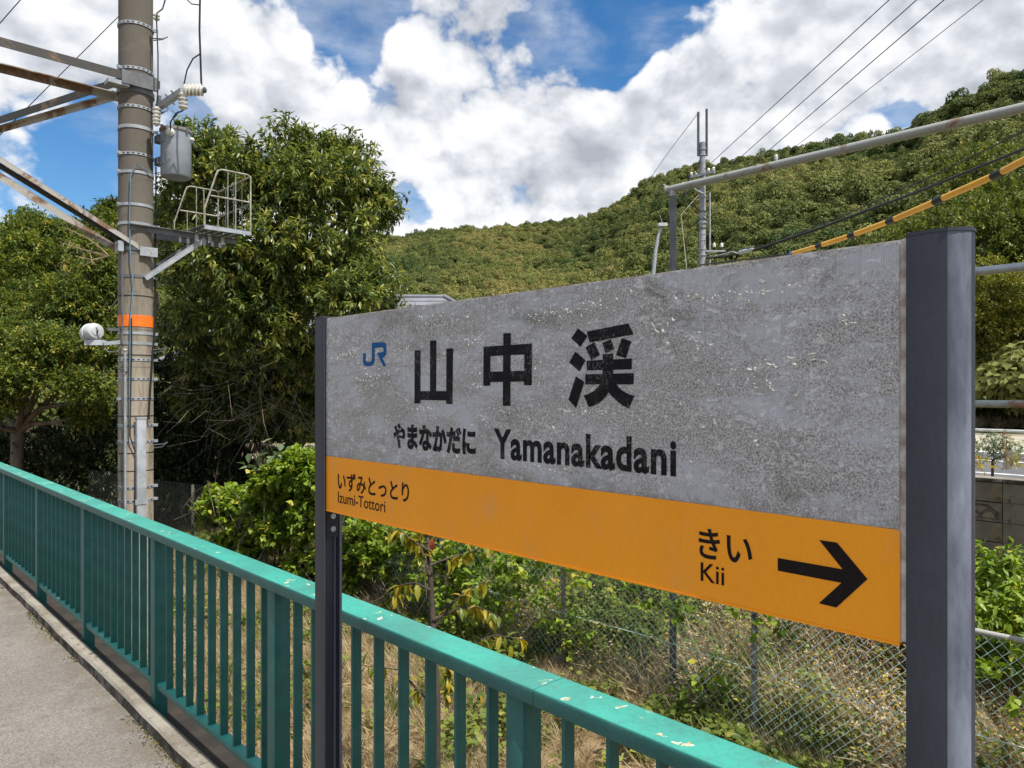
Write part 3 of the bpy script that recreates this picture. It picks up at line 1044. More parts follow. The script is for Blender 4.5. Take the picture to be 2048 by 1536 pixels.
# mountain
k = 1843 / 360
letters('kanji_lettering', [zm(640, 640, k, p) for p in (
    Q((971, 312), (1030, 309), (1030, 852), (969, 856)), Q((1129, 212), (1193, 209), (1191, 729), (1128, 729)),
    Q((1297, 294), (1364, 291), (1358, 862), (1294, 858)), Q((1028, 728), (1297, 728), (1296, 824), (1028, 818)))], M['ink'])
k = 1293 / 160
letters('kanji_lettering', [zm(940, 640, k, p) for p in (
    Q((542, 215), (661, 210), (655, 1390), (533, 1388)), Q((222, 432), (1003, 380), (1003, 552), (222, 590)),
    Q((222, 580), (332, 580), (330, 1062), (218, 1062)), Q((884, 545), (1003, 540), (1001, 1054), (877, 1052)),
    Q((325, 835), (880, 822), (880, 993), (325, 1003)))], M['ink'])
k = 1690 / 220
letters('kanji_lettering', [zm(1100, 630, k, p) for p in (
    Q((433, 205), (580, 322), (470, 490), (330, 358)), Q((390, 562), (551, 696), (456, 866), (298, 730)),
    Q((402, 940), (530, 1026), (404, 1430), (285, 1298)), Q((568, 256), (1205, 128), (1287, 297), (612, 424)),
    Q((550, 495), (684, 418), (768, 614), (638, 692)), Q((808, 432), (938, 374), (992, 526), (856, 586)),
    Q((1106, 355), (1252, 404), (1170, 664), (1016, 618)), Q((814, 602), (974, 594), (974, 1070), (806, 1070)),
    Q((568, 702), (1260, 668), (1258, 834), (570, 852)), Q((548, 912), (1290, 892), (1287, 1064), (546, 1066)),
    Q((775, 1060), (905, 1060), (905, 1185), (850, 1270), (770, 1340), (680, 1390), (598, 1416), (524, 1236), (600, 1210), (680, 1165), (735, 1115)),
    Q((905, 1060), (1022, 1060), (1070, 1125), (1140, 1180), (1220, 1220), (1303, 1243), (1215, 1436), (1120, 1390), (1030, 1320), (960, 1255), (905, 1185)))], M['ink'])
# railway company letters on the left
k = 19.2
letters('letter_logo', [zm(700, 670, k, p) for p in (
    Q((505, 700), (610, 695), (610, 960), (640, 1010), (690, 1030), (770, 1030), (820, 1000), (840, 960), (850, 300), (955, 290), (955, 500), (955, 990), (930, 1090), (860, 1170), (780, 1200), (640, 1200), (560, 1170), (515, 1100), (500, 1000)),
    Q((850, 300), (1290, 270), (1360, 310), (1395, 390), (1405, 600), (1380, 760), (1330, 830), (1250, 880), (1400, 1190), (1290, 1200), (1160, 950), (1035, 680), (1230, 665), (1280, 640), (1300, 600), (1295, 520), (1270, 480), (1220, 470), (950, 500), (850, 500)))], M['ink_blue'])
k = 2048 / 380
letters('arrow', [zm(1380, 1040, k, Q((950, 408), (1648, 530), (1395, 214), (1588, 243), (1916, 636), (1580, 942), (1392, 896), (1636, 676), (950, 545)))], M['ink_clean'], off=.0012)


def text(name, s, left, right, top, bottom, mat, bold=0.0, off=.0008, spacing=1.0):
    """print built from the built-in font, fitted between the traced ends of the word"""
    cu = bpy.data.curves.new(name, 'FONT'); cu.body = s; cu.size = 1.0; cu.offset = bold
    cu.resolution_u = 4; cu.space_character = spacing
    tmp = bpy.data.objects.new(name, cu); COL.objects.link(tmp)
    dg = bpy.context.evaluated_depsgraph_get()
    me = bpy.data.meshes.new_from_object(tmp.evaluated_get(dg))
    co = np.array([v.co[:] for v in me.vertices]); fs = [tuple(p.vertices) for p in me.polygons]
    bpy.data.objects.remove(tmp); bpy.data.curves.remove(cu)
    x0, x1 = co[:, 0].min(), co[:, 0].max(); y0, y1 = co[:, 1].min(), co[:, 1].max()
    pl = on_x(left, top, SX); pr = on_x(right, top, SX)
    zt = pl.z; zb = on_x(left, bottom, SX).z
    V = [(SX - off, pl.y + (pr.y - pl.y) * (a - x0) / (x1 - x0), zb + (zt - zb) * (b - y0) / (y1 - y0)) for a, b, _ in co]
    bpy.data.meshes.remove(me)
    return finish(name, V, fs, mat, sign)


text('hiragana_lettering', 'やまなかだに', 786.5, 952, 845.5, 896, M['ink'], .048)
text('latin_lettering', 'Yamanakadani', 988, 1353, 857, 917, M['ink'], .030, spacing=1.07)
text('hiragana_lettering', 'いずみとっとり', 676, 818.5, 942.5, 979, M['ink_clean'], .016, .0012)
text('latin_lettering', 'Izumi-Tottori', 676.5, 771, 983, 1005, M['ink_clean'], .004, .0012)
text('hiragana_lettering', 'きい', 1398, 1505, 1054, 1114, M['ink_clean'], .018, .0012)
text('latin_lettering', 'Kii', 1402, 1449, 1124, 1161, M['ink_clean'], .006, .0012)


prints = []
for l_, r_, t_, b_ in ((825, 910, 680, 812), (964, 1068, 672, 815), (1136, 1274, 652, 820), (784, 955, 843, 898), (985, 1356, 853, 919), (722, 776, 683, 736)):
    A_ = on_x(l_, t_, SX); B_ = on_x(r_, t_, SX)
    prints.append((B_.y, A_.y, on_x(l_, b_, SX).z, A_.z))
fr_ = np.random.default_rng(12)
FV_, FF_ = [], []
cl = []
for k in range(165):                      # streaky clusters, most of them on the half towards the far post
    yy = SY0 + .05 + (SY1 - SY0 - .1) * fr_.beta(2.2, 1.25)
    cl.append((yy, fr_.choice([1.86, 1.80, 1.775, 1.74, 1.70, 1.66, 1.63, 1.60, 1.57, 1.54]) + fr_.normal(0, .008), int(fr_.integers(5, 24)), .035, .006, .8))
for k in range(22):                      # a few larger torn spots on the near half
    cl.append((fr_.uniform(SY0 + .06, .95), fr_.uniform(1.53, 1.87), int(fr_.integers(4, 12)), .015, .008, 1.5))
for (yy, zz, nn_, sy_, sz_, big) in cl:
    for _ in range(nn_):
        y = yy + fr_.normal(0, sy_); z = zz + fr_.normal(0, sz_) + (y - yy) * fr_.uniform(-.15, .05)
        if not (SY0 + .01 < y < SY1 - .02 and SZO + .008 < z < SZ1 - .006): continue
        if any(ya_ < y < yb_ and za_ < z < zb_ for ya_, yb_, za_, zb_ in prints): continue      # the print holds the film down
        L_ = fr_.uniform(.0025, .010) * big; w_ = fr_.uniform(.0005, .0014) * (big ** .5); a_ = float(np.clip(fr_.normal(.35, .6), -1.3, 1.3))
        bend = fr_.normal(0, .35); lift = w_ * fr_.uniform(.7, 2.4)
        b0_ = len(FV_)
        for t in (-1, -.3, .35, 1):
            cy_ = y + L_ / 2 * t * math.cos(a_) - L_ * bend * t * t * .5 * math.sin(a_); cz_ = z + L_ / 2 * t * math.sin(a_) + L_ * bend * t * t * .5 * math.cos(a_)
            ww = w_ * (1 - .75 * t * t)
            FV_ += [(SX - .0018 - lift * (1 - .6 * t * t), cy_ + ww * math.sin(a_), cz_ - ww * math.cos(a_)), (SX - .0015, cy_ - ww * math.sin(a_), cz_ + ww * math.cos(a_))]
        FF_ += [(b0_ + i * 2, b0_ + i * 2 + 1, b0_ + i * 2 + 3, b0_ + i * 2 + 2) for i in range(3)]
finish('peeling_flakes', FV_, FF_, M['flake'], sign, kind='stuff')


def sign_post(yin, yout):
    """post with a flat front, a rounded outer end and a groove for the board on its inner side; the parts of one post"""
    s = 1 if yout > yin else -1
    f, b = 1.100, 1.160
    mid = (f + b) / 2
    arc = []
    for i in range(9):
        t2 = R(-60) + R(120) * i / 8
        arc.append((mid + math.sin(t2) / math.sin(R(60)) * (b - f) / 2, yout + s * .024 * (math.cos(t2) - .5) / .5))
    g0, g1 = SX - .003, SX + .044
    poly = [(f, yin)] + arc + [(b, yin), (g1, yin), (g1, yin + s * .024), (g0, yin + s * .024), (g0, yin)]
    if s < 0: poly = list(reversed(poly))
    p = MB().prism([(x, y) for x, y in reversed(poly)] if s > 0 else poly, .0, SZ1 + .001)
    me = p.build('post', M['post'], sign, smooth=35)
    me.data.materials.append(M['post_sunlit'])
    for q in me.data.polygons:          # sunlight on the rounded outer end is put in as a paler colour
        c = sum((Vector(me.data.vertices[i].co) for i in q.vertices), Vector()) / len(q.vertices) + wloc(sign)
        if abs(q.normal.z) < .3 and abs(q.normal.y) > .25 and abs(c.y - yout) < .02: q.material_index = 1
    cap_poly = [(f - .001, yin)] + [(x + (.001 if x > mid else -.001), y + s * .001) for x, y in arc] + [(b + .001, yin)]
    if s < 0: cap_poly = list(reversed(cap_poly))
    MB().prism(cap_poly, SZ1 + .0012, SZ1 + .006).build('post_cap', M['post'], sign)
    # bracket below the board, with two screws
    ya, yb_ = sorted((yin - s * .0005, yin + s * .0225))
    br = MB().box((g0 + .003, ya - (0 if s > 0 else .0), SZ0 - .085), (g1 - .004, yb_, SZ0 - .006)).build('bracket', M['groove'], sign)
    for dz in (.022, .060):
        MB().lathe((SX + .022, yin - s * .0006, SZ0 - dz), [(.0085, 0), (.0085, .002), (.005, .003)], 12, axis=(0, -s, 0)).build('screw', M['galv'], br, smooth=30)
    MB().box((1.06, min(yin, yout) - .03, .001), (1.22, max(yin, yout) + .03, .012)).build('base_plate', M['post'], sign)


sign_post(1.9654, 2.019)
sign_post(.3676, .3161)

# ------------------------------------------------------------------ catenary pole with arms
PX, PY, PR = 2.62, 8.82, .175
pole = thing('utility_pole', 'stained round concrete railway pole with steel bands and an orange marker band', 'utility pole', (PX, PY, -1.15))
zp = lambda y: EYE + (778 - y) * 8.2 / F
mb = MB()
lv = np.linspace(-1.3, 7.6, 24)
mb.tube([(PX, PY, z) for z in lv], [PR + .004 - .0008 * (z + 1) for z in lv], 32)
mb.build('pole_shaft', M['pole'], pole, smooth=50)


def ring(y, h=.03, proud=.006, mat='galv', r=None):
    z = zp(y); r_ = (r or PR) + proud
    return MB().lathe((PX, PY, z - h / 2), [(PR - .01, 0), (r_, .0), (r_, h), (PR - .01, h)], 32).build('band', M[mat], pole, smooth=40)


perforated = [58, 147, 222, 315, 720, 758, 797, 850, 882, 972, 998]
for y in perforated + [262, 351, 415, 452, 502, 556, 668, 688]:
    h = .036 if y in (262, 502) else .030
    ob = ring(y, h, .007, 'galv_dark' if y in (556,) else 'galv')
    if y in perforated:                # punched slots of the strap
        z = zp(y)
        sl = MB()
        for k in range(22):
            t = k / 22 * 2 * math.pi
            c = Vector((PX + math.cos(t) * (PR + .0072), PY + math.sin(t) * (PR + .0072), z))
            d = Vector((-math.sin(t), math.cos(t), 0))
            sl.beam(c - d * .011, c + d * .011, .003, .011)
        sl.build('slots', M['groove'], ob, kind='stuff')
    # clamp lug where the strap closes
    z = zp(y); t = R(200 if y % 2 else 330)
    c = Vector((PX + math.cos(t) * (PR + .02), PY + math.sin(t) * (PR + .02), z))
    MB().beam(c - Vector((math.cos(t), math.sin(t), 0)) * .015, c + Vector((math.cos(t), math.sin(t), 0)) * .03, .02, .03).build('clamp', M['galv'], ob)
MB().lathe((PX, PY, zp(655)), [(PR + .003, 0), (PR + .0065, .001), (PR + .0065, .122), (PR + .003, .123)], 32).build('marker_band', M['reflect'], pole, smooth=40)
for y in (595, 712, 832, 905, 940):
    MB().lathe((PX, PY, zp(y)), [(PR + .001, 0), (PR + .005, .001), (PR + .005, .009), (PR + .001, .010)], 32).build('seam', M['groove'], pole, smooth=40)
# thick collar plates the beams bolt to
zc = zp(170)
for zz, hh, rr in ((zp(163), .055, .016), (zp(190), .05, .014)):
    MB().lathe((PX, PY, zz - hh / 2), [(PR, 0), (PR + rr, 0), (PR + rr, hh), (PR, hh)], 32).build('collar', M['galv_dark'], pole, smooth=40)
MB().box((PX - .20, PY - .215, zp(186)), (PX + .16, PY - .185, zp(160))).build('beam_plate', M['galv_dark'], pole)
# arms over the tracks
L0 = at(0, 95, 7.34)
MB().angle((PX - 3.6, PY - .16, zp(166) + .03), (PX + .19, PY - .16, zp(166) + .01), .085, .010).build('arm', M['rusty_arm'], pole)
MB().angle((PX - 3.6, PY + .19, zp(184)), (PX - .02, PY + .19, zp(184)), .075, .010, flip=-1).build('arm', M['rusty_pale'], pole)
a1 = at(-120, 284, 9.9); a2 = Vector((PX - .05, PY - .19, zp(162)))
a1.z = a2.z - .06
MB().angle(a1, a2, .085, .010).build('arm', M['rusty_arm'], pole)
MB().angle(Vector((a1.x + .0, a1.y + .25, a1.z - .03)), Vector((PX - .12, PY + .05, zp(186))), .06, .010, flip=-1).build('arm', M['rusty_pale'], pole)
MB().box((PX - .33, PY - .20, zp(190)), (PX - .12, PY - .05, zp(182))).build('beam_plate', M['galv'], pole)
# knee braces: two angles side by side to the near face, one to the far side
kz = zp(508)
d0 = at(-90, 258, 7.20)
MB().angle(d0, (PX + .10, PY - .20, kz), .045, .008).build('brace', M['rusty_pale'], pole)
MB().angle(d0 + Vector((-.02, .07, -.035)), (PX + .10, PY - .20 + .055, kz - .02), .045, .008, flip=-1).build('brace', M['rusty_arm'], pole)
MB().angle(at(-90, 290, 7.42), (PX - .17, PY + .02, zp(498)), .07, .008).build('brace', M['rusty_pale'], pole)
MB().box((PX - .22, PY - .15, zp(510)), (PX - .165, PY - .02, zp(490))).build('brace_plate', M['galv'], pole)
MB().box((PX - .02, PY - .215, zp(516)), (PX + .16, PY - .186, zp(498))).build('brace_plate', M['galv'], pole)
# conduits and cables fixed to the pole
q = Vector((PX - .155, PY - .165, 0))
MB().tube([q + Vector((0, 0, z)) for z in (-1.2, zp(702))], .0135, 10).build('conduit', M['galv'], pole, smooth=50)
MB().tube([q + Vector((-.02, 0.03, z)) for z in (zp(690), zp(470))], .009, 8).build('conduit', M['galv_dark'], pole, smooth=50)
MB().lathe(q + Vector((0, 0, zp(704))), [(.018, 0), (.022, .012), (.012, .024)], 10).build('conduit_cap', M['lampwhite'], pole, smooth=50)
c0 = Vector((PX - .075, PY - .235, 0))
MB().tube([(PX - .115, PY - .185, zp(870)), (PX - .118, PY - .184, zp(760)), (PX - .11, PY - .185, zp(640)), (PX - .085, PY - .2, zp(575)), (PX - .11, PY - .185, zp(520)), (PX - .118, PY - .18, zp(440)), (PX - .105, PY - .185, zp(360)), (PX - .06, PY - .2, zp(338)), (PX + .10, PY - .18, zp(348))], .0065, 6).build('cable', M['cable_blue'], pole, smooth=60)
MB().tube([(PX - .10, PY - .19, zp(640)), (PX - .10, PY - .195, zp(690)), (PX - .115, PY - .19, zp(870)), (PX - .06, PY - .20, zp(905)), (PX - .07, PY - .20, zp(1050))], .006, 6).build('cable', M['cable'], pole, smooth=60)
MB().tube([(PX + .165, PY - .10, zp(600)), (PX + .16, PY - .12, zp(660)), (PX + .12, PY - .165, zp(720)), (PX + .09, PY - .185, zp(790)), (PX + .07, PY - .20, zp(838))], .010, 6).build('cable', M['cable'], pole, smooth=60)
MB().tube([(PX + .17, PY - .09, zp(600)), (PX + .178, PY - .085, zp(500)), (PX + .185, PY - .08, zp(380)), (PX + .185, PY - .08, zp(330))], .008, 6).build('cable', M['cable'], pole, smooth=60)
# galvanised channel carrying cables down to the ground
ch = MB().box((PX - .065, PY - .262, -1.15), (PX + .028, PY - .198, zp(836)), bev=.004).build('cable_duct', M['galv'], pole, smooth=40)
MB().box((PX - .07, PY - .266, zp(837)), (PX + .033, PY - .196, zp(833))).build('duct_cap', M['galv'], ch)
MB().box((PX - .085, PY - .268, zp(1003)), (PX + .048, PY - .2630, zp(993))).build('duct_clip', M['galv'], ch)
# step hooks
for y, sgn in ((78, 1), (225, 1), (700, 1), (890, 1), (740, -1)):
    z = zp(y); b0 = Vector((PX + sgn * .12, PY - .14, z))
    MB().tube([b0, b0 + Vector((sgn * .10, -.05, .01)), b0 + Vector((sgn * .14, -.09, .03)), b0 + Vector((sgn * .08, -.09, -.02)), b0 + Vector((sgn * .01, -.03, -.03))], .006, 6).build('step_hook', M['cable_grey'], pole, smooth=60)

# transformer tank
tx = Vector((PX + .36, PY - .20, 0))
tr = thing('transformer', 'pale grey cylindrical transformer with rusty lid hung on the concrete pole', 'transformer', (tx.x, tx.y, zp(352)))
zb, zt = zp(351), zp(258)
MB().lathe((tx.x, tx.y, zb), [(.04, 0), (.150, .004), (.160, .02), (.160, zt - zb - .01)], 28).build('tank', M['tank'], tr, smooth=40)
MB().lathe((tx.x, tx.y, zt - .012), [(.160, 0), (.172, .002), (.172, .028), (.165, .034), (.06, .05), (.02, .052)], 28).build('lid', M['tankrim'], tr, smooth=40)
for a in (200, 290, 20):
    d = Vector((math.cos(R(a)), math.sin(R(a)), 0))
    MB().beam(tx + d * .165 + Vector((0, 0, zt - .03)), tx + d * .185 + Vector((0, 0, zt + .03)), .022, .03).build('lid_clamp', M['tankrim'], tr)
bd = Vector((-.62, -.78, 0)).normalized()
bu = MB().lathe(tx + bd * .155 + Vector((0, 0, zp(268))), [(.042, 0), (.044, .02), (.032, .03), (.036, .05), (.016, .07)], 16, axis=bd).build('bushing', M['porcelain'], tr, smooth=40)
bd2 = Vector((.8, -.6, 0)).normalized()
MB().lathe(tx + bd2 * .155 + Vector((0, 0, zp(272))), [(.024, 0), (.026, .02), (.014, .04)], 14, axis=bd2).build('bushing', M['porcelain'], tr, smooth=40)
for y in (275, 320):
    MB().box((PX + .165, PY - .19, zp(y) - .05), (tx.x - .13, PY - .09, zp(y) + .03)).build('hanger', M['galv_dark'], tr)
    MB().box((tx.x - .165, PY - .27, zp(y) - .055), (tx.x - .145, PY - .10, zp(y) + .045)).build('hanger_plate', M['tank'], tr)

# insulator arm
ia = thing('insulator_arm', 'short steel arm carrying white ribbed insulators beside the concrete pole', 'insulator', (PX + .17, PY - .15, zp(210)))
A0 = Vector((PX + .18, PY - .16, 4.82)); A1 = at(366, 182, 7.75)
A0.z = A1.z
MB().beam(A0, A1, .055, .06).build('arm', M['galv'], ia)
MB().beam(A0 + Vector((0, 0, -.18)), A0.lerp(A1, .06) + Vector((0, 0, .12)), .03, .05, up=(0, 1, 0)).build('arm_bracket', M['galv_dark'], ia)
for t in (.25, .5, .72):
    p = A0.lerp(A1, t)
    MB().beam(p + Vector((-.05, -.0, .045)), p + Vector((.05, 0, -.045)), .014, .014).build('bolt', M['galv_dark'], ia)


def ribbed(c, ax, ln, r, n, name='insulator', parent=ia):
    prof = [(r * .55, 0)]
    for i in range(n):
        h = ln * (i + .15) / n
        prof += [(r * .55, h), (r, h + ln * .25 / n), (r, h + ln * .45 / n), (r * .55, h + ln * .7 / n)]
    prof += [(r * .6, ln), (r * .3, ln * 1.04)]
    return MB().lathe(c, prof, 18, axis=ax).build(name, M['porcelain'], parent, smooth=45)


rt = (at(500, 182, 8) - at(400, 182, 8)).normalized()
ribbed(A1 + rt * .02 + Vector((0, 0, .01)), rt, .19, .062, 5)
ribbed(A1 + Vector((0, 0, -.02)), (0, 0, -1), .17, .048, 4)
MB().lathe(A1 + rt * .215 + Vector((0, 0, .01)), [(.03, 0), (.03, .02), (.015, .03)], 12, axis=rt).build('end_cap', M['cable_grey'], ia, smooth=40)
ribbed(at(313, 214, 8.02), (0, 0, -1), .2, .042, 5)
ribbed(at(313, 28, 8.1), (0, 0, -1), .07, .035, 2)
# jumper wires of the pole
jw = tag(MB().tube([at(403, 178, 7.75), at(399, 60, 7.7), at(400, 0, 7.7), at(402, -80, 7.7)], .010, 6).build('jumper_wire', M['cable'], origin=at(403, 178, 7.75), smooth=60), 'thick black wire dropping from the frame top onto the large ribbed insulator', 'wire')
tag(MB().tube([at(368, 168, 7.75), at(374, 140, 7.75), at(386, 117, 7.74), at(400, 108, 7.7)], .007, 6).build('jumper_wire', M['cable'], origin=at(368, 168, 7.75), smooth=60), 'short black wire looping from the insulator arm to the dropping wire', 'wire')
tag(MB().tube([at(366, 221, 7.76), at(352, 227, 7.85), at(341, 244, 8.0), at(341, 266, 8.13)], .008, 6).build('jumper_wire', M['cable'], origin=at(357, 224, 7.76), smooth=60), 'black lead curving from insulator down to the transformer bushing', 'wire')
tag(MB().tube([at(365, -10, 7.9), at(383, 8, 7.8), at(399, 10, 7.7)], .006, 6).build('jumper_wire', M['cable'], origin=at(365, -10, 7.9), smooth=60), 'thin black wire curving in at the upper frame edge to the dropping wire', 'wire')
tag(MB().tube([at(332, -6, 8.05), at(325, 18, 8.05), at(314, 26, 8.05), at(313, 40, 8.04), at(316, 110, 8.04), at(316, 178, 8.03), at(313, 214, 8.02)], .007, 6).build('jumper_wire', M['cable'], origin=at(313, 110, 8), smooth=60), 'black wire running down the right side of the concrete pole', 'wire')

# work platform cage on the pole
CX0, CX1, CY0, CY1 = 3.165, 3.70, 8.30, 9.24
CZ = zp(450) + .0
cage = thing('work_platform', 'small pale tubular work platform cantilevered from the concrete pole', 'work platform', (CX0, PY, CZ))
for y in (CY0, CY1):
    MB().angle((CX0, y, CZ), (CX1, y, CZ), .045, .006).build('floor_edge', M['galv'], cage)
for k in range(6):
    x = CX0 + .03 + (CX1 - CX0 - .06) * k / 5
    MB().box((x - .03, CY0 + .02, CZ + .004), (x + .03, CY1 - .02, CZ + .014)).build('floor_slat', M['galv_dark'], cage)
for i, y in enumerate((PY - .19, PY + .19)):
    MB().angle((PX - .12, y, CZ - .035), (CX1 - .02, y, CZ - .035), .06, .008, flip=1 if i else -1).build('support_beam', M['galv_dark'], cage)
MB().angle((PX + .02, PY - .19, zp(557)), (CX0 + .12, PY - .19, CZ - .075), .05, .007).build('knee_brace', M['galv'], cage)
MB().angle((PX + .02, PY + .19, zp(557)), (CX0 + .12, PY + .19, CZ - .075), .05, .007).build('knee_brace', M['galv_dark'], cage)
for x in (CX0 + .05, CX0 + .2, CX0 + .35):
    MB().box((x - .02, PY - .18, CZ - .12), (x + .02, PY - .172, CZ - .035)).build('hanger_tab', M['lampwhite'], cage)
ct = zp(332)
for y in (CY0, CY1):
    xs = CX0 + .16
    pp = [(CX0 + .01, y, CZ), (CX0 + .01, y, CZ + .19), (xs - .02, y, ct - .06), (xs, y, ct - .02), (xs + .04, y, ct), (CX1 - .03, y, ct), (CX1, y, ct - .02), (CX1, y, CZ)]
    fr = MB().tube(pp, .0105 if y == CY0 else .0085, 8).build('side_frame', M['cage'], cage, smooth=60)
    MB().tube([(CX0 + .075, y, CZ + .34), (CX1, y, CZ + .34)], .010, 8).build('side_rail', M['cage'], fr, smooth=60)
    for x in (CX0 + .16, CX0 + .27, CX0 + .36):
        top = ct if x > xs else CZ + .34
        MB().tube([(x, y, CZ), (x, y, top if x < CX0 + .3 else ct)], .0065, 6).build('upright', M['cage'], fr, smooth=60)
for zz in (ct, CZ + .34):
    MB().tube([(CX1, CY0, zz - .015), (CX1, CY1, zz - .015)], .011, 8).build('end_rail', M['cage'], cage, smooth=60)
for k in (1, 2, 3):
    y = CY0 + (CY1 - CY0) * k / 4
    MB().tube([(CX1, y, CZ), (CX1, y, ct - .015)], .0065, 6).build('upright', M['cage'], cage, smooth=60)

# floodlight
fl_c = at(187, 664, 7.95)
fl = thing('floodlight', 'white rounded floodlight on a bracket at the left of the concrete pole', 'floodlight', fl_c)
FLS = .82
fax = (rt * .80 + Vector((SA, CA, 0)) * -.60 + Vector((0, 0, .10))).normalized()      # back of the housing, towards the pole and the viewer
MB().lathe(fl_c - fax * .16, [(a_ * FLS, b_) for a_, b_ in [(.055, 0), (.098, .008), (.112, .04), (.100, .10), (.106, .105), (.116, .15), (.112, .19), (.100, .222), (.092, .228), (.03, .230)]], 28, axis=fax).build('housing', M['lampwhite'], fl, smooth=45)
MB().lathe(fl_c - fax * .072, [(a_ * FLS, b_) for a_, b_ in [(.114, 0), (.124, .004), (.124, .022), (.114, .026)]], 28, axis=fax).build('rim', M['bracket_white'], fl, smooth=45)
MB().lathe(fl_c + fax * .0695, [(.045, 0), (.045, .006), (.02, .008)], 16, axis=fax).build('rear_cover', M['bracket_white'], fl, smooth=45)
MB().tube([fl_c + fax * .075 + Vector((0, 0, .035)), fl_c + fax * .10 + Vector((0, 0, 0)), fl_c + fax * .075 + Vector((0, 0, -.035))], .008, 6).build('handle', M['cable_grey'], fl, smooth=50)
b0 = fl_c + Vector((0, 0, -.115))
MB().beam(b0 - rt * .07, b0 + rt * .11, .10, .055).build('bracket', M['bracket_white'], fl)
MB().beam(b0 + rt * .11 + Vector((0, 0, -.01)), Vector((PX - .17, PY - .06, zp(686))), .05, .04).build('bracket_arm', M['galv'], fl)
MB().beam(Vector((PX - .30, PY - .06, zp(662))), Vector((PX - .15, PY - .06, zp(662))), .05, .03).build('bracket_arm', M['galv_dark'], fl)
MB().tube([fl_c + fax * .075 + Vector((0, 0, -.03)), b0 + rt * .10 + Vector((0, 0, -.03)), b0 + rt * .16 + Vector((0, 0, -.10)), b0 + rt * .26 + Vector((0, 0, -.10)), Vector((PX - .17, PY - .10, zp(690)))], .008, 6).build('lead', M['cable_grey'], fl, smooth=60)

# wires crossing behind the pole at the upper left
tag(MB().tube([at(-60, 330, 11), at(245, 25, 12), at(290, -25, 12.1)], .007, 5).build('overhead_wire', M['cable'], origin=at(120, 150, 11.5), smooth=60), 'thin dark wire slanting down behind the steel arms left of the pole', 'wire')
tag(MB().tube([at(-40, 92, 10), at(60, -22, 10.2)], .007, 5).build('overhead_wire', M['cable'], origin=at(10, 30, 10), smooth=60), 'thin dark wire cutting across the upper left corner of the sky', 'wire')

# ------------------------------------------------------------------ chain link fence
FH = 1.262
GZ = -1.15
fpts = [Vector((5.45, -3.5)), Vector((5.45, 8.0)), Vector((4.35, 13.6)), Vector((3.9, 16.0))]
fence = thing('chain_link_fence', 'green chain link fence with grey pipe posts below the platform', 'fence', (5.45, 4, GZ))
flen = [0]
for a, b in zip(fpts[:-1], fpts[1:]): flen.append(flen[-1] + (b - a).length)


def fp(s):
    for i in range(len(fpts) - 1):
        if s <= flen[i + 1] or i == len(fpts) - 2:
            t = (s - flen[i]) / (flen[i + 1] - flen[i])
            return fpts[i].lerp(fpts[i + 1], t)


def fzg(p):
    return float(ground_h(p.x, p.y))


for s in [2.96 + 3.5, 5.03 + 3.5, 7.0 + 3.5, 9 + 3.5, 14.2, 16.1, 18.0, 1.6 + 3.5, .2 + 3.5, 1.9, .3]:
    p = fp(s)
    mat = 'fencepost'
    MB().tube([(p.x + .03, p.y, GZ - .2), (p.x + .03, p.y, GZ + FH)], .024, 10).build('fence_post', M[mat], fence, smooth=50)
    MB().lathe((p.x + .03, p.y, GZ + .62), [(.0245, 0), (.029, .002), (.029, .022), (.0245, .024)], 10).build('post_clip', M['rustpipe2'], fence, smooth=50)
tops = [fp(s) for s in np.linspace(0, 12.2, 30)]
MB().tube([(p.x + .03, p.y, GZ + FH + .02) for p in tops], .019, 10).build('top_rail', M['rustpipe2'], fence, smooth=50)
MB().tube([(p.x, p.y, GZ + .62 + .012 * math.sin(p.y * 2)) for p in tops], .0035, 5).build('tension_wire', M['wire'], fence, smooth=50)
# woven wire: each wire zigzags from the ground to the rail
pitch, half = .040, .040
nw = int(flen[-1] / pitch)
V, Fc = [], []
nz = int((FH + .02) / half)
rw = .0030
for i in range(nw):
    s0 = i * pitch + pitch / 2
    for sgn in (1,):
        zs = GZ + .0 + np.arange(nz + 1) * half
        ss = s0 + np.where((np.arange(nz + 1) + i) % 2 == 0, -pitch / 2, pitch / 2) * 1.04
        ss = np.clip(ss, 0, flen[-1])
        sag = .012 * np.sin(zs * 3 + i * .05) + .02 * np.sin(i * .07)
        P = np.array([(*fp(a), z) for a, z in zip(ss, zs)])
        P[:, 0] += np.where((np.arange(nz + 1) + i) % 2 == 0, -.003, .003) + sag
        b = len(V)
        dirv = np.array([0, .0, 1.0])
        for k, p in enumerate(P):
            V += [p + (rw, 0, 0), p + (-rw * .5, rw * .9, 0), p + (-rw * .5, -rw * .9, 0)]
        for k in range(nz):
            for m_ in range(3):
                m2 = (m_ + 1) % 3
                Fc.append((b + k * 3 + m_, b + k * 3 + m2, b + k * 3 + 3 + m2, b + k * 3 + 3 + m_))
V = np.array(V); Fc = np.array(Fc)
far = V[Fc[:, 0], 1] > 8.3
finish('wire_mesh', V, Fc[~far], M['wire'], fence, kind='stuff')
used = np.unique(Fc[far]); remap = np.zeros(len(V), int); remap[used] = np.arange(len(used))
wm2 = finish('wire_mesh', V[used], remap[Fc[far]], M['wire_shade'], fence, kind='stuff')
wm2['label'] = 'wire mesh of the far stretch, coloured dark for tree shade'

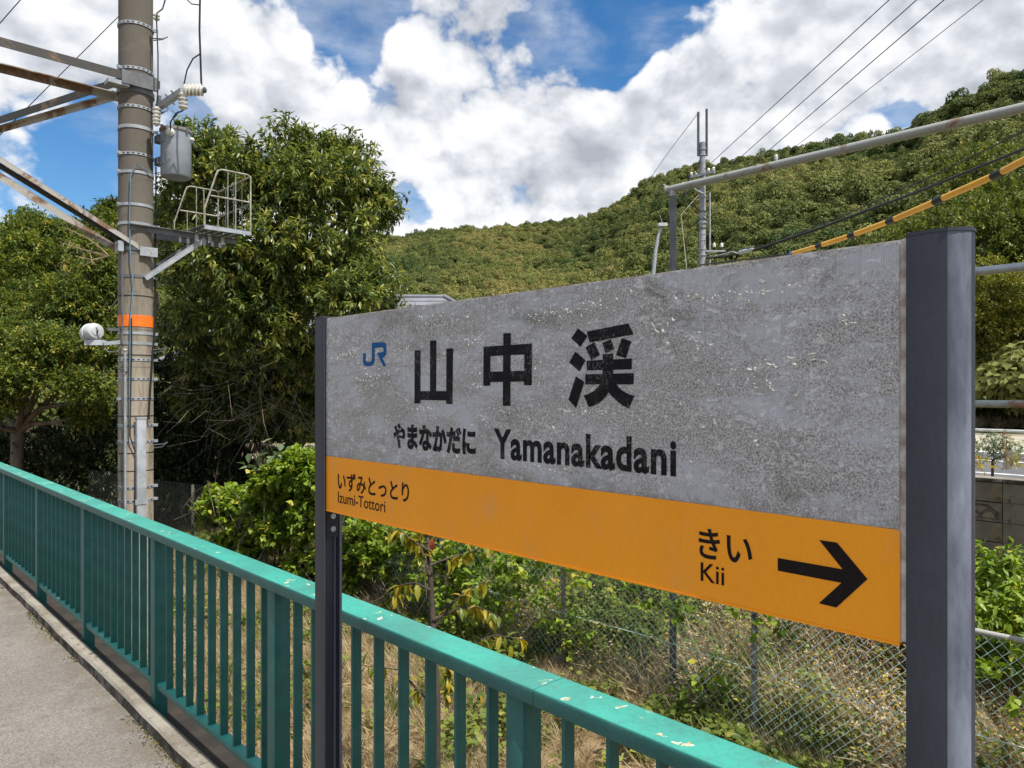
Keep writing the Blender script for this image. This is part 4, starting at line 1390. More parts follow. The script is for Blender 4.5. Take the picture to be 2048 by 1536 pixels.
# tall pipe frame standing behind the fence
pf = thing('pipe_frame', 'tall frame of horizontal steel pipes behind the sign with a rusty upper pipe', 'pipe frame', (5.62, 3.85, GZ))
FX = 5.62
pz = lambda px, y: on_x(px, y, FX).z
yP = on_x(1346, 400, FX).y
zt_ = pz(2048, 215)
MB().tube([(FX, yP + .05, zt_), (FX, yP - .4, zt_), (FX, -4.5, zt_)], .034, 14).build('top_pipe', M['rust_pipe'], pf, smooth=50)
MB().tube([(FX, yP, GZ - .2), (FX, yP, zt_ - .03)], .031, 14).build('upright', M['galv_dark'], pf, smooth=50)
MB().lathe((FX, yP, zt_ - .07), [(.031, 0), (.037, .002), (.037, .05), (.031, .052)], 14).build('coupler', M['rust_pipe'], pf, smooth=50)
MB().lathe((FX, yP + .05, zt_), [(.034, 0), (.042, .002), (.042, .02), (.02, .03)], 12, axis=(0, 1, 0)).build('end_coupler', M['rustpipe2'], pf, smooth=50)
MB().tube([(FX, yP + .05, zt_ + .01), (FX - .02, yP + .09, zt_ + .055)], .008, 6).build('bolt', M['galv'], pf)
MB().tube([(FX, yP - .04, pz(2000, 538)), (FX, -4.5, pz(2000, 538))], .028, 12).build('middle_pipe', M['galv'], pf, smooth=50)
MB().tube([(FX, yP - .04, pz(2000, 808)), (FX, -4.5, pz(2000, 808))], .025, 12).build('lower_pipe', M['rust_pipe'], pf, smooth=50)
for y in (-.9,):
    MB().tube([(FX + .06, y, GZ - .2), (FX + .06, y, zt_)], .03, 12).build('upright', M['galv_dark'], pf, smooth=50)
p = on_x(1552, 311, FX)
MB().lathe((FX, p.y, zt_ + .033), [(.012, 0), (.016, .01), (.016, .04), (.008, .05)], 8).build('clamp', M['lampwhite'], pf, smooth=50)

# yellow guard tubes on a low cable
gc = [at(1400, 530, 13.0), at(1585, 507, 10.6), at(1640, 491, 9.75), at(1705, 470, 9.0), at(1783, 441, 8.2), at(1878, 400, 7.35), at(1996, 348, 6.5), at(2140, 272, 5.6), at(2300, 170, 4.8)]
gcab = thing('guard_cable', 'yellow guard tubes with black bands on a sagging cable over the sign', 'cable guard', gc[1])
MB().tube(gc, .012, 6).build('cable', M['cable'], gcab, smooth=60)
for i in range(1, len(gc) - 1):
    a, b = gc[i], gc[i + 1]
    d = (b - a).normalized()
    MB().tube([a + d * .03, b - d * .03], .031 if i > 1 else .028, 14).build('guard_tube', M['yellow'], gcab, smooth=50)
    m_ = gc[i + 1]
    d2 = (gc[min(i + 2, len(gc) - 1)] - gc[i]).normalized()
    MB().tube([m_ - d2 * .075, m_ - d2 * .07, m_ + d2 * .07, m_ + d2 * .075], [.030, .037, .037, .030], 14).build('black_band', M['blackband'], gcab, smooth=50)
a = gc[1]; d = (gc[2] - gc[1]).normalized()
MB().tube([a - d * .05, a + d * .03], .034, 12).build('end_cap', M['bluecap'], gcab, smooth=50)

# ------------------------------------------------------------------ far utility pole, lamp, lines
fb = at(1405, 778, 30.0)
fpz = lambda y: EYE + (778 - y) * 30.0 / F
up2 = thing('utility_pole', 'distant grey concrete utility pole with twin steel top masts and crossarms', 'utility pole', (fb.x, fb.y, .3))
MB().tube([(fb.x, fb.y, .2), (fb.x, fb.y, fpz(285))], [.165, .115], 16).build('pole_shaft', M['farpole'], up2, smooth=50)
rv = Vector((CA, -SA, 0)); fv = Vector((SA, CA, 0))
for s, yt, yb in ((-.17, 224, 312), (.17, 218, 312)):
    c = fb + rv * s
    MB().beam((c.x, c.y, fpz(yb)), (c.x, c.y, fpz(yt)), .075, .075, up=(1, 0, 0)).build('top_mast', M['galv_dark'], up2)
for y, w in ((368, 1.9), (351, 1.1)):
    c = fb - fv * .17; c.z = fpz(y)
    dd = (rv * .72 + fv * -.69).normalized()
    MB().beam(c - dd * w * .55, c + dd * w * .45, .09, .09).build('crossarm', M['galv'], up2)
    for t in (-.5, -.3, .2, .4):
        q_ = c + dd * w * t
        MB().lathe(q_ + Vector((0, 0, .045)), [(.05, 0), (.07, .03), (.045, .06), (.07, .09), (.04, .15)], 10).build('insulator', M['porcelain'], up2, smooth=40)
c = fb - fv * .2
MB().beam((c.x, c.y, fpz(390)), tuple(c - rv * .75 + Vector((0, 0, fpz(370) - c.z))), .05, .05).build('arm_brace', M['galv'], up2)
for y in (300, 312, 395, 425, 432, 440, 447, 458, 470, 482, 500, 512):
    MB().lathe((fb.x, fb.y, fpz(y)), [(.10, 0), (.165 + .02 * math.sin(y), .005), (.165 + .02 * math.sin(y), .05), (.10, .055)], 14).build('band', M['cable_grey' if y in (425, 440, 458) else 'galv'], up2, smooth=40)
c = fb + rv * .3
MB().tube([(c.x, c.y, .3), (c.x, c.y, fpz(385))], .035, 8).build('conduit', M['galv'], up2, smooth=50)
for dx, y in ((.45, 495), (.75, 495)):
    c = fb + rv * dx - fv * .1
    MB().lathe((c.x, c.y, fpz(y)), [(.06, 0), (.06, .12), (.035, .16)], 10).build('insulator', M['porcelain'], up2, smooth=40)
c = fb + rv * .1 - fv * .1; c.z = fpz(503)
MB().beam(c, c + rv * .8, .06, .06).build('bracket', M['galv'], up2)
c = fb - rv * .2 - fv * .18
MB().tube([(c.x, c.y, fpz(392)), tuple(at(1362, 430, 29.5)), tuple(at(1374, 545, 29)), tuple(at(1376, 640, 29))], .018, 5).build('guy_wire', M['cage'], up2)
for (a, b, c_) in (((1380, 350), (1365, 400), (1400, 420)), ((1412, 355), (1388, 372), (1362, 398)), ((1395, 345), (1385, 330), (1402, 325))):
    MB().tube([at(*a, 29.8), at(*b, 29.7), at(*c_, 29.8)], .03, 6).build('jumper', M['cable'], up2, smooth=60)

sl = thing('street_lamp', 'slender grey street lamp with small white head beyond the sign', 'street lamp', at(1305, 830, 28))
MB().tube([at(1304, 838, 28), at(1307, 545, 28), at(1311, 505, 28), at(1317, 470, 28), at(1323, 456, 28)], [.10, .075, .07, .055, .05], 10).build('lamp_post', M['galv'], sl, smooth=50)
hc = at(1325, 450, 28)
MB().beam(hc - rv * .16, hc + rv * .16, .3, .12).build('lamp_head', M['lampwhite'], sl)
MB().tube([hc + Vector((0, 0, .06)), hc + Vector((-.02, 0, .36)) - rv * .08], .012, 5).build('sensor_rod', M['galv'], sl)

wires = [((1407, 340), (1778, 0), 'power line nearest the mast top, leftmost of four across the clouds'),
         ((1436, 355), (1833, 0), 'second power line from the left of four rising to the upper right'),
         ((1450, 376), (1888, 0), 'third power line from the left of four rising to the upper right'),
         ((1466, 391), (1966, 0), 'thin power line rightmost of the four rising to the upper right')]
for (a, b, lab) in wires:
    P = at(*a, 30); h = P.z - EYE
    zb_ = h * F / (778 - b[1])
    Q_ = at(*b, zb_)
    e = P + (Q_ - P) * 1.45
    mid = (P + e) / 2
    r_ = .012 if b[0] < 1900 else .008
    tag(MB().tube([P, P.lerp(e, .25), mid, P.lerp(e, .75), e], r_, 5).build('power_line', M['cable'], origin=P, smooth=60), lab, 'power line', 'power lines from the distant pole')
tag(MB().tube([at(1395, 228, 30), at(1340, 300, 36), at(1290, 372, 44)], .012, 4).build('overhead_wire', M['cable_grey'], origin=at(1395, 228, 30)), 'thin wire falling left from the top masts of the distant pole', 'wire')
c1 = [at(1412, 517, 30), at(1450, 513, 28.4), at(1510, 500, 26), at(1640, 456, 20.5), at(1840, 382, 15.5), at(2048, 298, 12.4), at(2200, 225, 10.5)]
tag(MB().tube(c1, [.035, .035, .05, .04, .03, .028, .026], 6).build('telephone_cable', M['cable'], origin=c1[0], smooth=60), 'thick black telephone cable sagging above the yellow guard tubes', 'cable')
c2 = [at(1412, 510, 30), at(1545, 488, 24.5), at(1700, 425, 18.5), at(1880, 345, 14.5), at(2048, 262, 11.9), at(2200, 180, 10)]
tag(MB().tube(c2, .014, 6).build('telephone_cable', M['cable'], origin=c2[0], smooth=60), 'thin black cable just above the thick telephone cable', 'cable')
cc = thing('cable_closure', 'pale grey splice box hanging on the telephone cable near the distant pole', 'splice box', at(1491, 503, 26.5))
d = (c1[3] - c1[2]).normalized()
MB().tube([at(1478, 506, 26.8), at(1480, 505.5, 26.7), at(1504, 499, 26.2), at(1506, 498.5, 26.1)], [.05, .085, .085, .05], 12).build('closure_body', M['lampwhite'], cc, smooth=40)
MB().tube([at(1476, 507, 26.9), at(1465, 503, 27.3), at(1450, 508, 28), at(1430, 512, 29)], .022, 6).build('closure_lead', M['lampwhite'], cc, smooth=60)

# ------------------------------------------------------------------ house
hp = at(840, 600, 25)
house = thing('house', 'house with grey hipped tile roof behind the big chestnut tree', 'house', (hp.x, hp.y, .3))
zr = EYE + 190 * 24.2 / F


def hl(r_, f_, z): return hp + rv * r_ + fv * f_ - Vector((0, 0, hp.z)) + Vector((0, 0, z))


r0, r1, hw, ov, dr = -3.2, .82, 4.2, 3.6, 2.3
ze = zr - dr
MB().add([hl(r0, 0, zr), hl(r1, 0, zr), hl(r1 + ov, -hw, ze), hl(r0 - ov, -hw, ze), hl(r1 + ov, hw, ze), hl(r0 - ov, hw, ze)],
         [(0, 3, 2, 1), (0, 1, 4, 5), (1, 2, 4), (0, 5, 3), (3, 5, 4, 2)]).build('roof', M['rooftile'], house)
rf = [o for o in house.children if o.name.startswith('roof')][0]
for k in range(1, 13):
    t = k / 13
    a = hl(r0, 0, zr).lerp(hl(r0 - ov, -hw, ze), t); b = hl(r1, 0, zr).lerp(hl(r1 + ov, -hw, ze), t)
    MB().beam(a + Vector((0, 0, .004)), b + Vector((0, 0, .004)), .05, .014).build('tile_course', M['rooftile'], rf)
    a2_ = b; b2_ = hl(r1, 0, zr).lerp(hl(r1 + ov, hw, ze), t)
    MB().beam(a2_ + Vector((0, 0, .012)), b2_ + Vector((0, 0, .012)), .06, .03).build('tile_course', M['rooftile'], rf)
for a, b in (((r0, 0, zr), (r1, 0, zr)), ((r1, 0, zr), (r1 + ov, -hw, ze)), ((r1, 0, zr), (r1 + ov, hw, ze)), ((r0, 0, zr), (r0 - ov, -hw, ze))):
    MB().tube([hl(*a) + Vector((0, 0, .03)), hl(*b) + Vector((0, 0, .01))], .07, 8).build('ridge', M['rooftile'], rf, smooth=50)
wv = []
for z in (.2, ze + .12):
    wv += [hl(r0 - ov + .6, -hw + .6, z), hl(r1 + ov - .6, -hw + .6, z), hl(r1 + ov - .6, hw - .6, z), hl(r0 - ov + .6, hw - .6, z)]
MB().add(wv, [(0, 1, 5, 4), (1, 2, 6, 5), (2, 3, 7, 6), (3, 0, 4, 7)]).build('wall', M['plaster'], house)

for rr_ in (-3.6, -.6, 2.4):
    y_ = -hw + .6
    def wq(r_, d_, z_): return hl(rr_ + r_, y_ - d_, z_)
    wf = MB()
    for (ra, rb, za, zb_) in ((-.85, .85, 1.1, 1.18), (-.85, .85, 2.12, 2.2), (-.85, -.77, 1.18, 2.12), (.77, .85, 1.18, 2.12), (-.04, .04, 1.18, 2.12)):
        wf.beam(wq((ra + rb) / 2, .02, za), wq((ra + rb) / 2, .02, zb_), rb - ra, .08, up=tuple(fv))
    f_ = wf.build('window', M['galv'], house)
    MB().add([wq(-.77, .006, 1.18), wq(.77, .006, 1.18), wq(.77, .006, 2.12), wq(-.77, .006, 2.12)], [(0, 1, 2, 3)]).build('pane', M['groove'], f_)

# ------------------------------------------------------------------ block wall, road, roadside rail on the right
wall = thing('block_wall', 'mossy brown concrete block wall with an openwork block at far right', 'wall', (8.0, 2.0, -.8))
BL, BH = .39, .186
Jy = 1.843
ztop = on_x(2000, 957, 8.0).z
blk = None
for i in range(-5, 8):
    for r_ in range(0, 10):
        y0 = Jy + i * BL; z1 = ztop - .04 - r_ * BH
        if i == 0 and r_ == 1:
            # openwork block: frame and fan-shaped ribs
            fr = MB()
            fr.box((8.0, y0 + .005, z1 - BH + .005), (8.10, y0 + BL - .005, z1 - BH + .025)).box((8.0, y0 + .005, z1 - .025), (8.10, y0 + BL - .005, z1 - .005))
            fr.box((8.0, y0 + .005, z1 - BH + .025), (8.10, y0 + .025, z1 - .025)).box((8.0, y0 + BL - .025, z1 - BH + .025), (8.10, y0 + BL - .005, z1 - .025))
            ob = fr.build('openwork_block', M['block'], wall)
            ribs = MB()
            zb2 = z1 - BH + .02
            for cy, rad in ((y0 + .11, .085), (y0 + .28, .085), (y0 + .195, .135)):
                ribs.tube([(8.05, cy + rad * math.cos(R(t)), zb2 + rad * math.sin(R(t)) * .98) for t in range(0, 181, 20)], .014, 6)
            ribs.build('fan_rib', M['block'], ob, smooth=60)
            continue
        dx = random.uniform(-.003, .003)
        if blk is None:
            blk = MB().box((8.0, y0 + .004, z1 - BH + .004), (8.12, y0 + BL - .004, z1 - .004), bev=.004).build('concrete_block', M['block'], wall)
            b_y, b_z = y0, z1
        else:
            ob = blk.copy(); COL.objects.link(ob); ob.parent = wall
            ob.location = (dx, y0 - b_y, z1 - b_z)
MB().box((8.006, Jy - 5 * BL, ztop - .04 - 10 * BH), (8.035, Jy - .0, ztop - .042)).box((8.006, Jy + BL, ztop - .04 - 10 * BH), (8.035, Jy + 8 * BL, ztop - .042)).build('mortar', M['block'], wall)
cp = MB()
for i in range(-5, 8):
    y0 = Jy + i * BL
    ob = MB().box((7.985, y0 + .002, ztop - .038), (8.14, y0 + BL - .002, ztop), bev=.008).build('coping_block', M['kerb'], wall)

road_x0, road_x1 = 13.4, 17.3
MB().add([(road_x0, -60, .304), (road_x1, -60, .304), (road_x1, 20, .304), (road_x0, 20, .304)], [(0, 1, 2, 3)]).build('road', M['road'], kind='structure')
for x, w in ((14.1, .15), (16.6, .2)):
    MB().add([(x, -60, .308), (x + w, -60, .308), (x + w, 20, .308), (x, 20, .308)], [(0, 1, 2, 3)]).build('road_line', M['whiteline'], kind='structure')
MB().box((17.3, -60, .2), (17.5, 20, .42)).build('road_kerb', M['whiteline'], kind='structure')
gr2 = thing('guard_pipe', 'thin white pipe rail beside the road beyond the block wall', 'guard rail', (18.6, 4, .3))
gzz = on_x(2000, 861, 18.6).z
MB().tube([(18.6, -20, gzz), (18.6, 14, gzz)], .03, 8).build('pipe', M['lampwhite'], gr2, smooth=50)
for y in np.arange(-19, 14, 3.0):
    MB().tube([(18.66, y + .9, .2), (18.66, y + .9, gzz)], .03, 8).build('pipe_post', M['lampwhite'], gr2, smooth=50)
bk = at(2021, 945, 8.75)
bz = .3
tub = thing('tub', 'small pale grey tub standing behind the block wall', 'tub', (bk.x, bk.y, ztop - .1))
MB().lathe((bk.x, bk.y, ztop - .12), [(.06, 0), (.068, .1), (.075, .21), (.078, .215), (.070, .217), (.06, .15)], 16).build('tub_body', M['lampwhite'], tub, smooth=40)
MB().box((8.34, Jy - 6 * BL, -.2), (9.3, Jy + 9 * BL, ztop - .12)).build('planting_bed', M['ground'], kind='structure')

# ------------------------------------------------------------------ hill forest
def crown_proto(seed, n=2400):
    rg = np.random.default_rng(seed)
    blobs = [((0, 0, -.05), .62)]
    for k in range(16):
        a = rg.uniform(0, 6.28); q = rg.uniform(.2, 1.0) ** .6
        blobs.append(((math.cos(a) * q * .85, math.sin(a) * q * .85, .55 * (1 - q * q) + rg.normal(.0, .14)), rg.uniform(.16, .40)))
    B = np.array([(*b[0], b[1]) for b in blobs])
    w = B[:, 3] ** 2; w /= w.sum()
    pk = rg.choice(len(B), n, p=w)
    d = unit(n, rg); d[:, 2] = np.abs(d[:, 2] + .25) - .15; d = nrm(d)
    p = B[pk, :3] + d * (B[pk, 3] * rg.uniform(.86, 1.05, n))[:, None]
    la = nrm(np.cross(d, unit(n, rg)) + d * .35 + np.array([0, 0, -.25]))
    V, Fc, k = leaves(p, la, nrm(d + unit(n, rg) * .55), rg.uniform(.08, .16, n), rg.uniform(.06, .11, n))
    tint = np.repeat(np.clip(.5 + .18 * rg.normal(size=n) + .15 * p[:, 2], 0, 1), k)
    return finish('crown', V, Fc, M['leaf_hill'], tint=tint)


protos = [crown_proto(s) for s in range(40, 48)]
pts = []
cand = 90000
th_ = rng.uniform(np.arctan(-1150 / F), np.arctan(1230 / F), cand)
r_ = np.sqrt(rng.uniform(28 ** 2, 300 ** 2, cand))
Rr = np.interp(th_, TH, TH_R); R0 = np.interp(th_, TH, TH_0)
keep = (r_ > R0 * .9) & (r_ < Rr * 1.06)
th_, r_ = th_[keep], r_[keep]
px_ = r_ * np.sin(th_); pf_ = r_ * np.cos(th_)
wx = pf_ * SA + px_ * CA; wy = pf_ * CA - px_ * SA
# thin out so that crowns keep their distance
cell = {}
sel = []
for i in range(len(wx)):
    key = (int(wx[i] / 1.7), int(wy[i] / 1.7))
    if key in cell: continue
    cell[key] = 1
    sel.append(i)
sel = np.array(sel)
wx, wy = wx[sel], wy[sel]
wz = ground_h(wx, wy)
n = len(wx)
s_ = 1.0 + 1.35 * rng.random(n) ** 1.8
s3 = np.stack([s_ * rng.uniform(.8, 1.3, n), s_ * rng.uniform(.8, 1.3, n), s_ * rng.uniform(.7, 1.55, n)], 1)
# olive, brown and green stands: slow patches plus a change from crown to crown
patch = .56 + .26 * np.sin(wx * .045 + 1) * np.cos(wy * .038) + .2 * np.sin(wx * .12 - wy * .1)
tt = np.clip(patch + rng.normal(0, .22, n), 0, 1)
forest = scatter('forest', np.stack([wx, wy, wz + s_ * .55], 1), rng.uniform(0, 6.28, n), s3, rng.integers(0, 8, n), tt, protos)
tag(forest, 'dense mixed forest of olive and brownish crowns covering the hills', 'forest', kind='stuff')

# ------------------------------------------------------------------ trees
def make_tree(name, label, base, blobs, mat, n_sprays, per, L, W, seed, fork=None, r0=.14, bark='bark', group=None, twigs=2, cat='tree', split=None, **kw):
    rg = np.random.default_rng(seed)
    t = thing(name, label, cat, base, group)
    mb = MB()
    limbs(mb, base, blobs, r0, rg, fork, twigs=twigs)
    mb.build('trunk', M[bark], t, smooth=60)
    if split: blobs = lumpy(blobs, split[0], split[1], rg, split[2], split[3] if len(split) > 3 else None)
    V, Fc, tint = foliage(blobs, n_sprays, per, L, W, rg, **kw)
    finish('crown', V, Fc, M[mat], t, tint=tint, kind='stuff')
    return t


def bl(px, py, rpx, depth, dz=0.0, sq=.85):
    return (at(px, py, depth), rpx * depth / F, sq)


rg0 = np.random.default_rng(3)
cb = [bl(430, 335, 78, 13.6), bl(585, 325, 80, 14.0), bl(690, 340, 72, 14.3), bl(520, 380, 95, 13.4), bl(620, 400, 110, 13.6), bl(715, 415, 68, 14.2),
      bl(740, 400, 44, 14.0), bl(395, 430, 85, 14.2), bl(470, 500, 105, 13.2), bl(580, 530, 115, 12.9), bl(690, 520, 85, 13.6), bl(735, 575, 70, 13.4),
      bl(650, 620, 100, 13.0), bl(760, 630, 48, 13.8), bl(420, 600, 95, 13.8), bl(540, 640, 105, 13.4), bl(360, 540, 60, 14.6), bl(572, 288, 44, 14), bl(685, 300, 44, 14.4), bl(415, 298, 46, 13.8), bl(450, 690, 80, 15.0), bl(545, 735, 85, 15.2), bl(640, 710, 80, 15.0), bl(490, 800, 70, 15.6), bl(590, 815, 75, 15.6), bl(370, 650, 65, 15.2), bl(385, 760, 65, 15.6), bl(440, 840, 55, 15.8), bl(560, 880, 55, 15.8), bl(640, 800, 55, 15.6)]
make_tree('chestnut_tree', 'big dark chestnut tree with drooping glossy leaves beside the concrete pole', Vector((at(560, 900, 16.2).x, at(560, 900, 16.2).y, GZ)),
          cb, 'leaf_chestnut', 7000, 12, .155, .050, 11, fork=at(560, 760, 15.6), r0=.17, bark='bark_dark', split=(6, .46, .72), droop=.45, twig=.26, inner=.42, up_bias=.2, tint_mid=.50, tint_sd=.26)
# the shaded growth under the chestnut
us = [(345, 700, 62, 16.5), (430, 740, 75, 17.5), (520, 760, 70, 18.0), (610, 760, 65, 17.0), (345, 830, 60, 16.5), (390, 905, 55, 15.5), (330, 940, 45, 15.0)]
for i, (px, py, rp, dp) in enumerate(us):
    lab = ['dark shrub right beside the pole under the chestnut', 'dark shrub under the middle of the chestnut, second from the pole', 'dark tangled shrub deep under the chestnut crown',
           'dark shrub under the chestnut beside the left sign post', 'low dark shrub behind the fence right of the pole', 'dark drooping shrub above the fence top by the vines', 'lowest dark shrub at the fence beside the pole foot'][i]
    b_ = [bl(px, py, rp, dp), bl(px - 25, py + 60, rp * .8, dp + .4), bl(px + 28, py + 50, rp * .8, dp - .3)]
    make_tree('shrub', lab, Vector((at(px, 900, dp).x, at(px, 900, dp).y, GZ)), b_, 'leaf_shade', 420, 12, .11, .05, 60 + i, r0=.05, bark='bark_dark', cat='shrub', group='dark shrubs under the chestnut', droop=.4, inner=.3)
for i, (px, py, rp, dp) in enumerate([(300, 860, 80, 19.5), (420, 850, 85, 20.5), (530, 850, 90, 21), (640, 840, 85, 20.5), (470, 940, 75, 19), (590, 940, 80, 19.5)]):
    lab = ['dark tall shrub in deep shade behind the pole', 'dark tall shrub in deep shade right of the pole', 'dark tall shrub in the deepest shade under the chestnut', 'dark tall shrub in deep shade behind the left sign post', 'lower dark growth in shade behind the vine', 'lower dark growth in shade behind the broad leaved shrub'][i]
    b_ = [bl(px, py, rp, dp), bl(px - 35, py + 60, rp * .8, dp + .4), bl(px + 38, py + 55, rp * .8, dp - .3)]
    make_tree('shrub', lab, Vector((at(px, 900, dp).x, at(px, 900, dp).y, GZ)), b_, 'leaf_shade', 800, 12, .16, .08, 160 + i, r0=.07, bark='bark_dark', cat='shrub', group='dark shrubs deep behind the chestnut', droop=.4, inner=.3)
# tangle of bare branches in the shade
tg = thing('dead_branches', 'tangle of bare grey branches hanging in the shade under the chestnut', 'branches', at(480, 850, 14.2))
mb = MB()
for k in range(90):
    a = at(rg0.uniform(370, 620), rg0.uniform(680, 860), rg0.uniform(13.4, 14.6))
    d = Vector(rg0.normal(0, 1, 3)); d.z = -abs(d.z) * .8
    p1 = a + d * .22; p2 = p1 + (d + Vector(rg0.normal(0, .7, 3))) * .25; p3 = p2 + (d + Vector(rg0.normal(0, .8, 3))) * .25
    mb.tube([a, p1, p2, p3], [.008, .006, .004, .002], 4)
mb.build('twigs', M['bark'], tg, smooth=60)

# fine-leaved trees on the left
def tb(px, dp): return Vector((at(px, 900, dp).x, at(px, 900, dp).y, GZ))


lt1 = [bl(15, 690, 62, 14.6, sq=.55), bl(110, 700, 66, 14.4, sq=.55), bl(190, 770, 50, 14.2, sq=.55), bl(60, 760, 60, 14.2, sq=.5), bl(-60, 740, 70, 15, sq=.55), bl(150, 835, 42, 14.6, sq=.5), bl(215, 720, 40, 14.6, sq=.6), bl(-10, 800, 40, 14.0, sq=.5)]
make_tree('maple_tree', 'spreading tree with forked pale trunk and layered fine leaves at left', tb(32, 15), lt1, 'leaf_fine', 3600, 13, .085, .042, 21, split=(6, .45, .8, .45), fork=at(34, 862, 15), r0=.15, droop=.15, twig=.3, inner=.35, tint_mid=.45, tint_sd=.24)
lt2 = [bl(150, 590, 80, 16.5), bl(215, 600, 60, 16.2), bl(215, 520, 55, 16.8), bl(90, 610, 75, 16.8), bl(180, 680, 55, 16), bl(235, 660, 45, 16.4)]
make_tree('leafy_tree', 'olive green tree directly behind the floodlight', tb(170, 16.8), lt2, 'leaf_fine', 2900, 13, .11, .042, 22, split=(6, .42, .8), r0=.14, droop=.45, inner=.4, tint_mid=.42, tint_sd=.22)
lt3 = [bl(20, 540, 95, 19), bl(100, 505, 80, 19.5), bl(-80, 540, 110, 19), bl(170, 500, 60, 20), bl(40, 610, 90, 18.5), bl(215, 470, 45, 20.5), bl(-20, 640, 80, 18.6)]
make_tree('leafy_tree', 'broad yellowish green tree at the left edge behind the maple', tb(40, 19.5), lt3, 'leaf_fine', 3600, 13, .12, .05, 23, split=(6, .42, .8), r0=.18, droop=.3, inner=.45, tint_mid=.5, tint_sd=.22)
lt4 = [bl(245, 445, 40, 22), bl(290, 450, 45, 22), bl(335, 440, 40, 21), bl(215, 432, 22, 22.5)]
make_tree('leafy_tree', 'dark green tree showing behind the concrete pole', tb(280, 22), lt4, 'leaf_fine2', 900, 12, .14, .06, 24, r0=.14, droop=.4, inner=.4)
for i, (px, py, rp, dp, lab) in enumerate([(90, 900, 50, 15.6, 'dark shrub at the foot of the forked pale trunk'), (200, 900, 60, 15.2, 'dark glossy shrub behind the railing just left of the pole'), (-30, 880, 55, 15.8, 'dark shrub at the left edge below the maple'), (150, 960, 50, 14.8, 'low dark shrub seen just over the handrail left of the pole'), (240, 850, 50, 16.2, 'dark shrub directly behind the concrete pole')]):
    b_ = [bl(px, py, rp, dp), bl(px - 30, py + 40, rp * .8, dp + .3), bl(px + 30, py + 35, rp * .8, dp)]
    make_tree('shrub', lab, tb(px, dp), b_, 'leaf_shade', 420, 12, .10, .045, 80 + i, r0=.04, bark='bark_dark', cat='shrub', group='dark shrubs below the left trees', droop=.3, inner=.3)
# pale bare twigs above the brace
tg2 = thing('bare_branch', 'pale bare branch with forked twigs in front of the left trees', 'branch', at(215, 510, 15.6))
root = at(217, 512, 15.6)
mb = MB()
for e1, e2 in (((178, 478), (130, 455)), ((170, 500), (120, 485)), ((185, 520), (150, 512)), ((195, 490), (165, 470)), ((180, 505), (185, 530))):
    a, b = at(*e1, 15.5), at(*e2, 15.3)
    mb.tube([root, a, b], [.02, .013, .006], 5)
    for k in range(4):
        m_ = a.lerp(b, rg0.uniform(.1, .9))
        mb.tube([m_, m_ + Vector((rg0.uniform(-.25, .05), rg0.uniform(-.1, .1), rg0.uniform(-.15, .2)))], [.008, .003], 4)
mb.build('twigs', M['twig'], tg2, smooth=60)

# trees beyond the road on the right and along the hill foot
def proto_tree(seed, mat, L=.30, W=.16, h=8.0, narrow=1.0):
    rg = np.random.default_rng(seed)
    bb = []
    for k in range(12):
        z = h * (.22 + .70 * k / 11)
        w = (1.0 - abs(k / 11 - .35) * .9) * h * .27 * narrow
        a = k * 2.4 + rg.uniform(-.4, .4)
        bb.append((Vector((math.cos(a) * w * .7, math.sin(a) * w * .7, z)), h * rg.uniform(.13, .19), .75))
    return bb


specs = [('pine', 1980, 30, 8.2, 'leaf_mid', 'dark tree beyond the road just right of the near sign post'), ('pine', 2075, 29, 7.6, 'leaf_mid', 'dark tree at the right edge beyond the road'),
         ('yel', 2012, 27.0, 6.0, 'leaf_mid_yellow', 'yellow green tree at the right edge in front of darker trees'), ('pine', 1900, 33, 8.0, 'leaf_mid', 'dark tree behind the near sign post top'),
         ('pine', 1800, 35, 7.6, 'leaf_mid', 'dark tree beyond the sign just left of the near post'), ('yel', 1700, 36, 6.8, 'leaf_mid_yellow', 'yellowish tree above the sign under the guard tubes'),
         ('pine', 1610, 38, 7.2, 'leaf_mid', 'rounded green tree above the sign edge where the guard tubes begin'), ('yel', 1470, 40, 7.6, 'leaf_mid_yellow', 'bright yellow green tree just right of the distant pole'),
         ('pine', 1540, 42, 6.8, 'leaf_mid', 'green tree between the splice box and the guard tubes'), ('yel', 1075, 44, 6.9, 'leaf_mid_yellow', 'light green tree above the middle of the sign'),
         ('pine', 1150, 46, 7.4, 'leaf_mid', 'dark green tree at the hill foot above the sign'), ('pine', 1010, 47, 6.6, 'leaf_mid', 'small dark green tree right of the house roof'),
         ('pine', 1240, 44, 7.4, 'leaf_mid', 'green tree left of the street lamp'), ('pine', 1360, 43, 7.6, 'leaf_mid', 'dark green tree between the lamp and the distant pole'), 
         ('pine', 1950, 36, 9.0, 'leaf_mid', 'tall dark tree standing behind the right roadside trees'), ('yel', 2100, 25.5, 5.5, 'leaf_mid_yellow', 'low yellow green tree by the right edge roadside')]
cache = {}
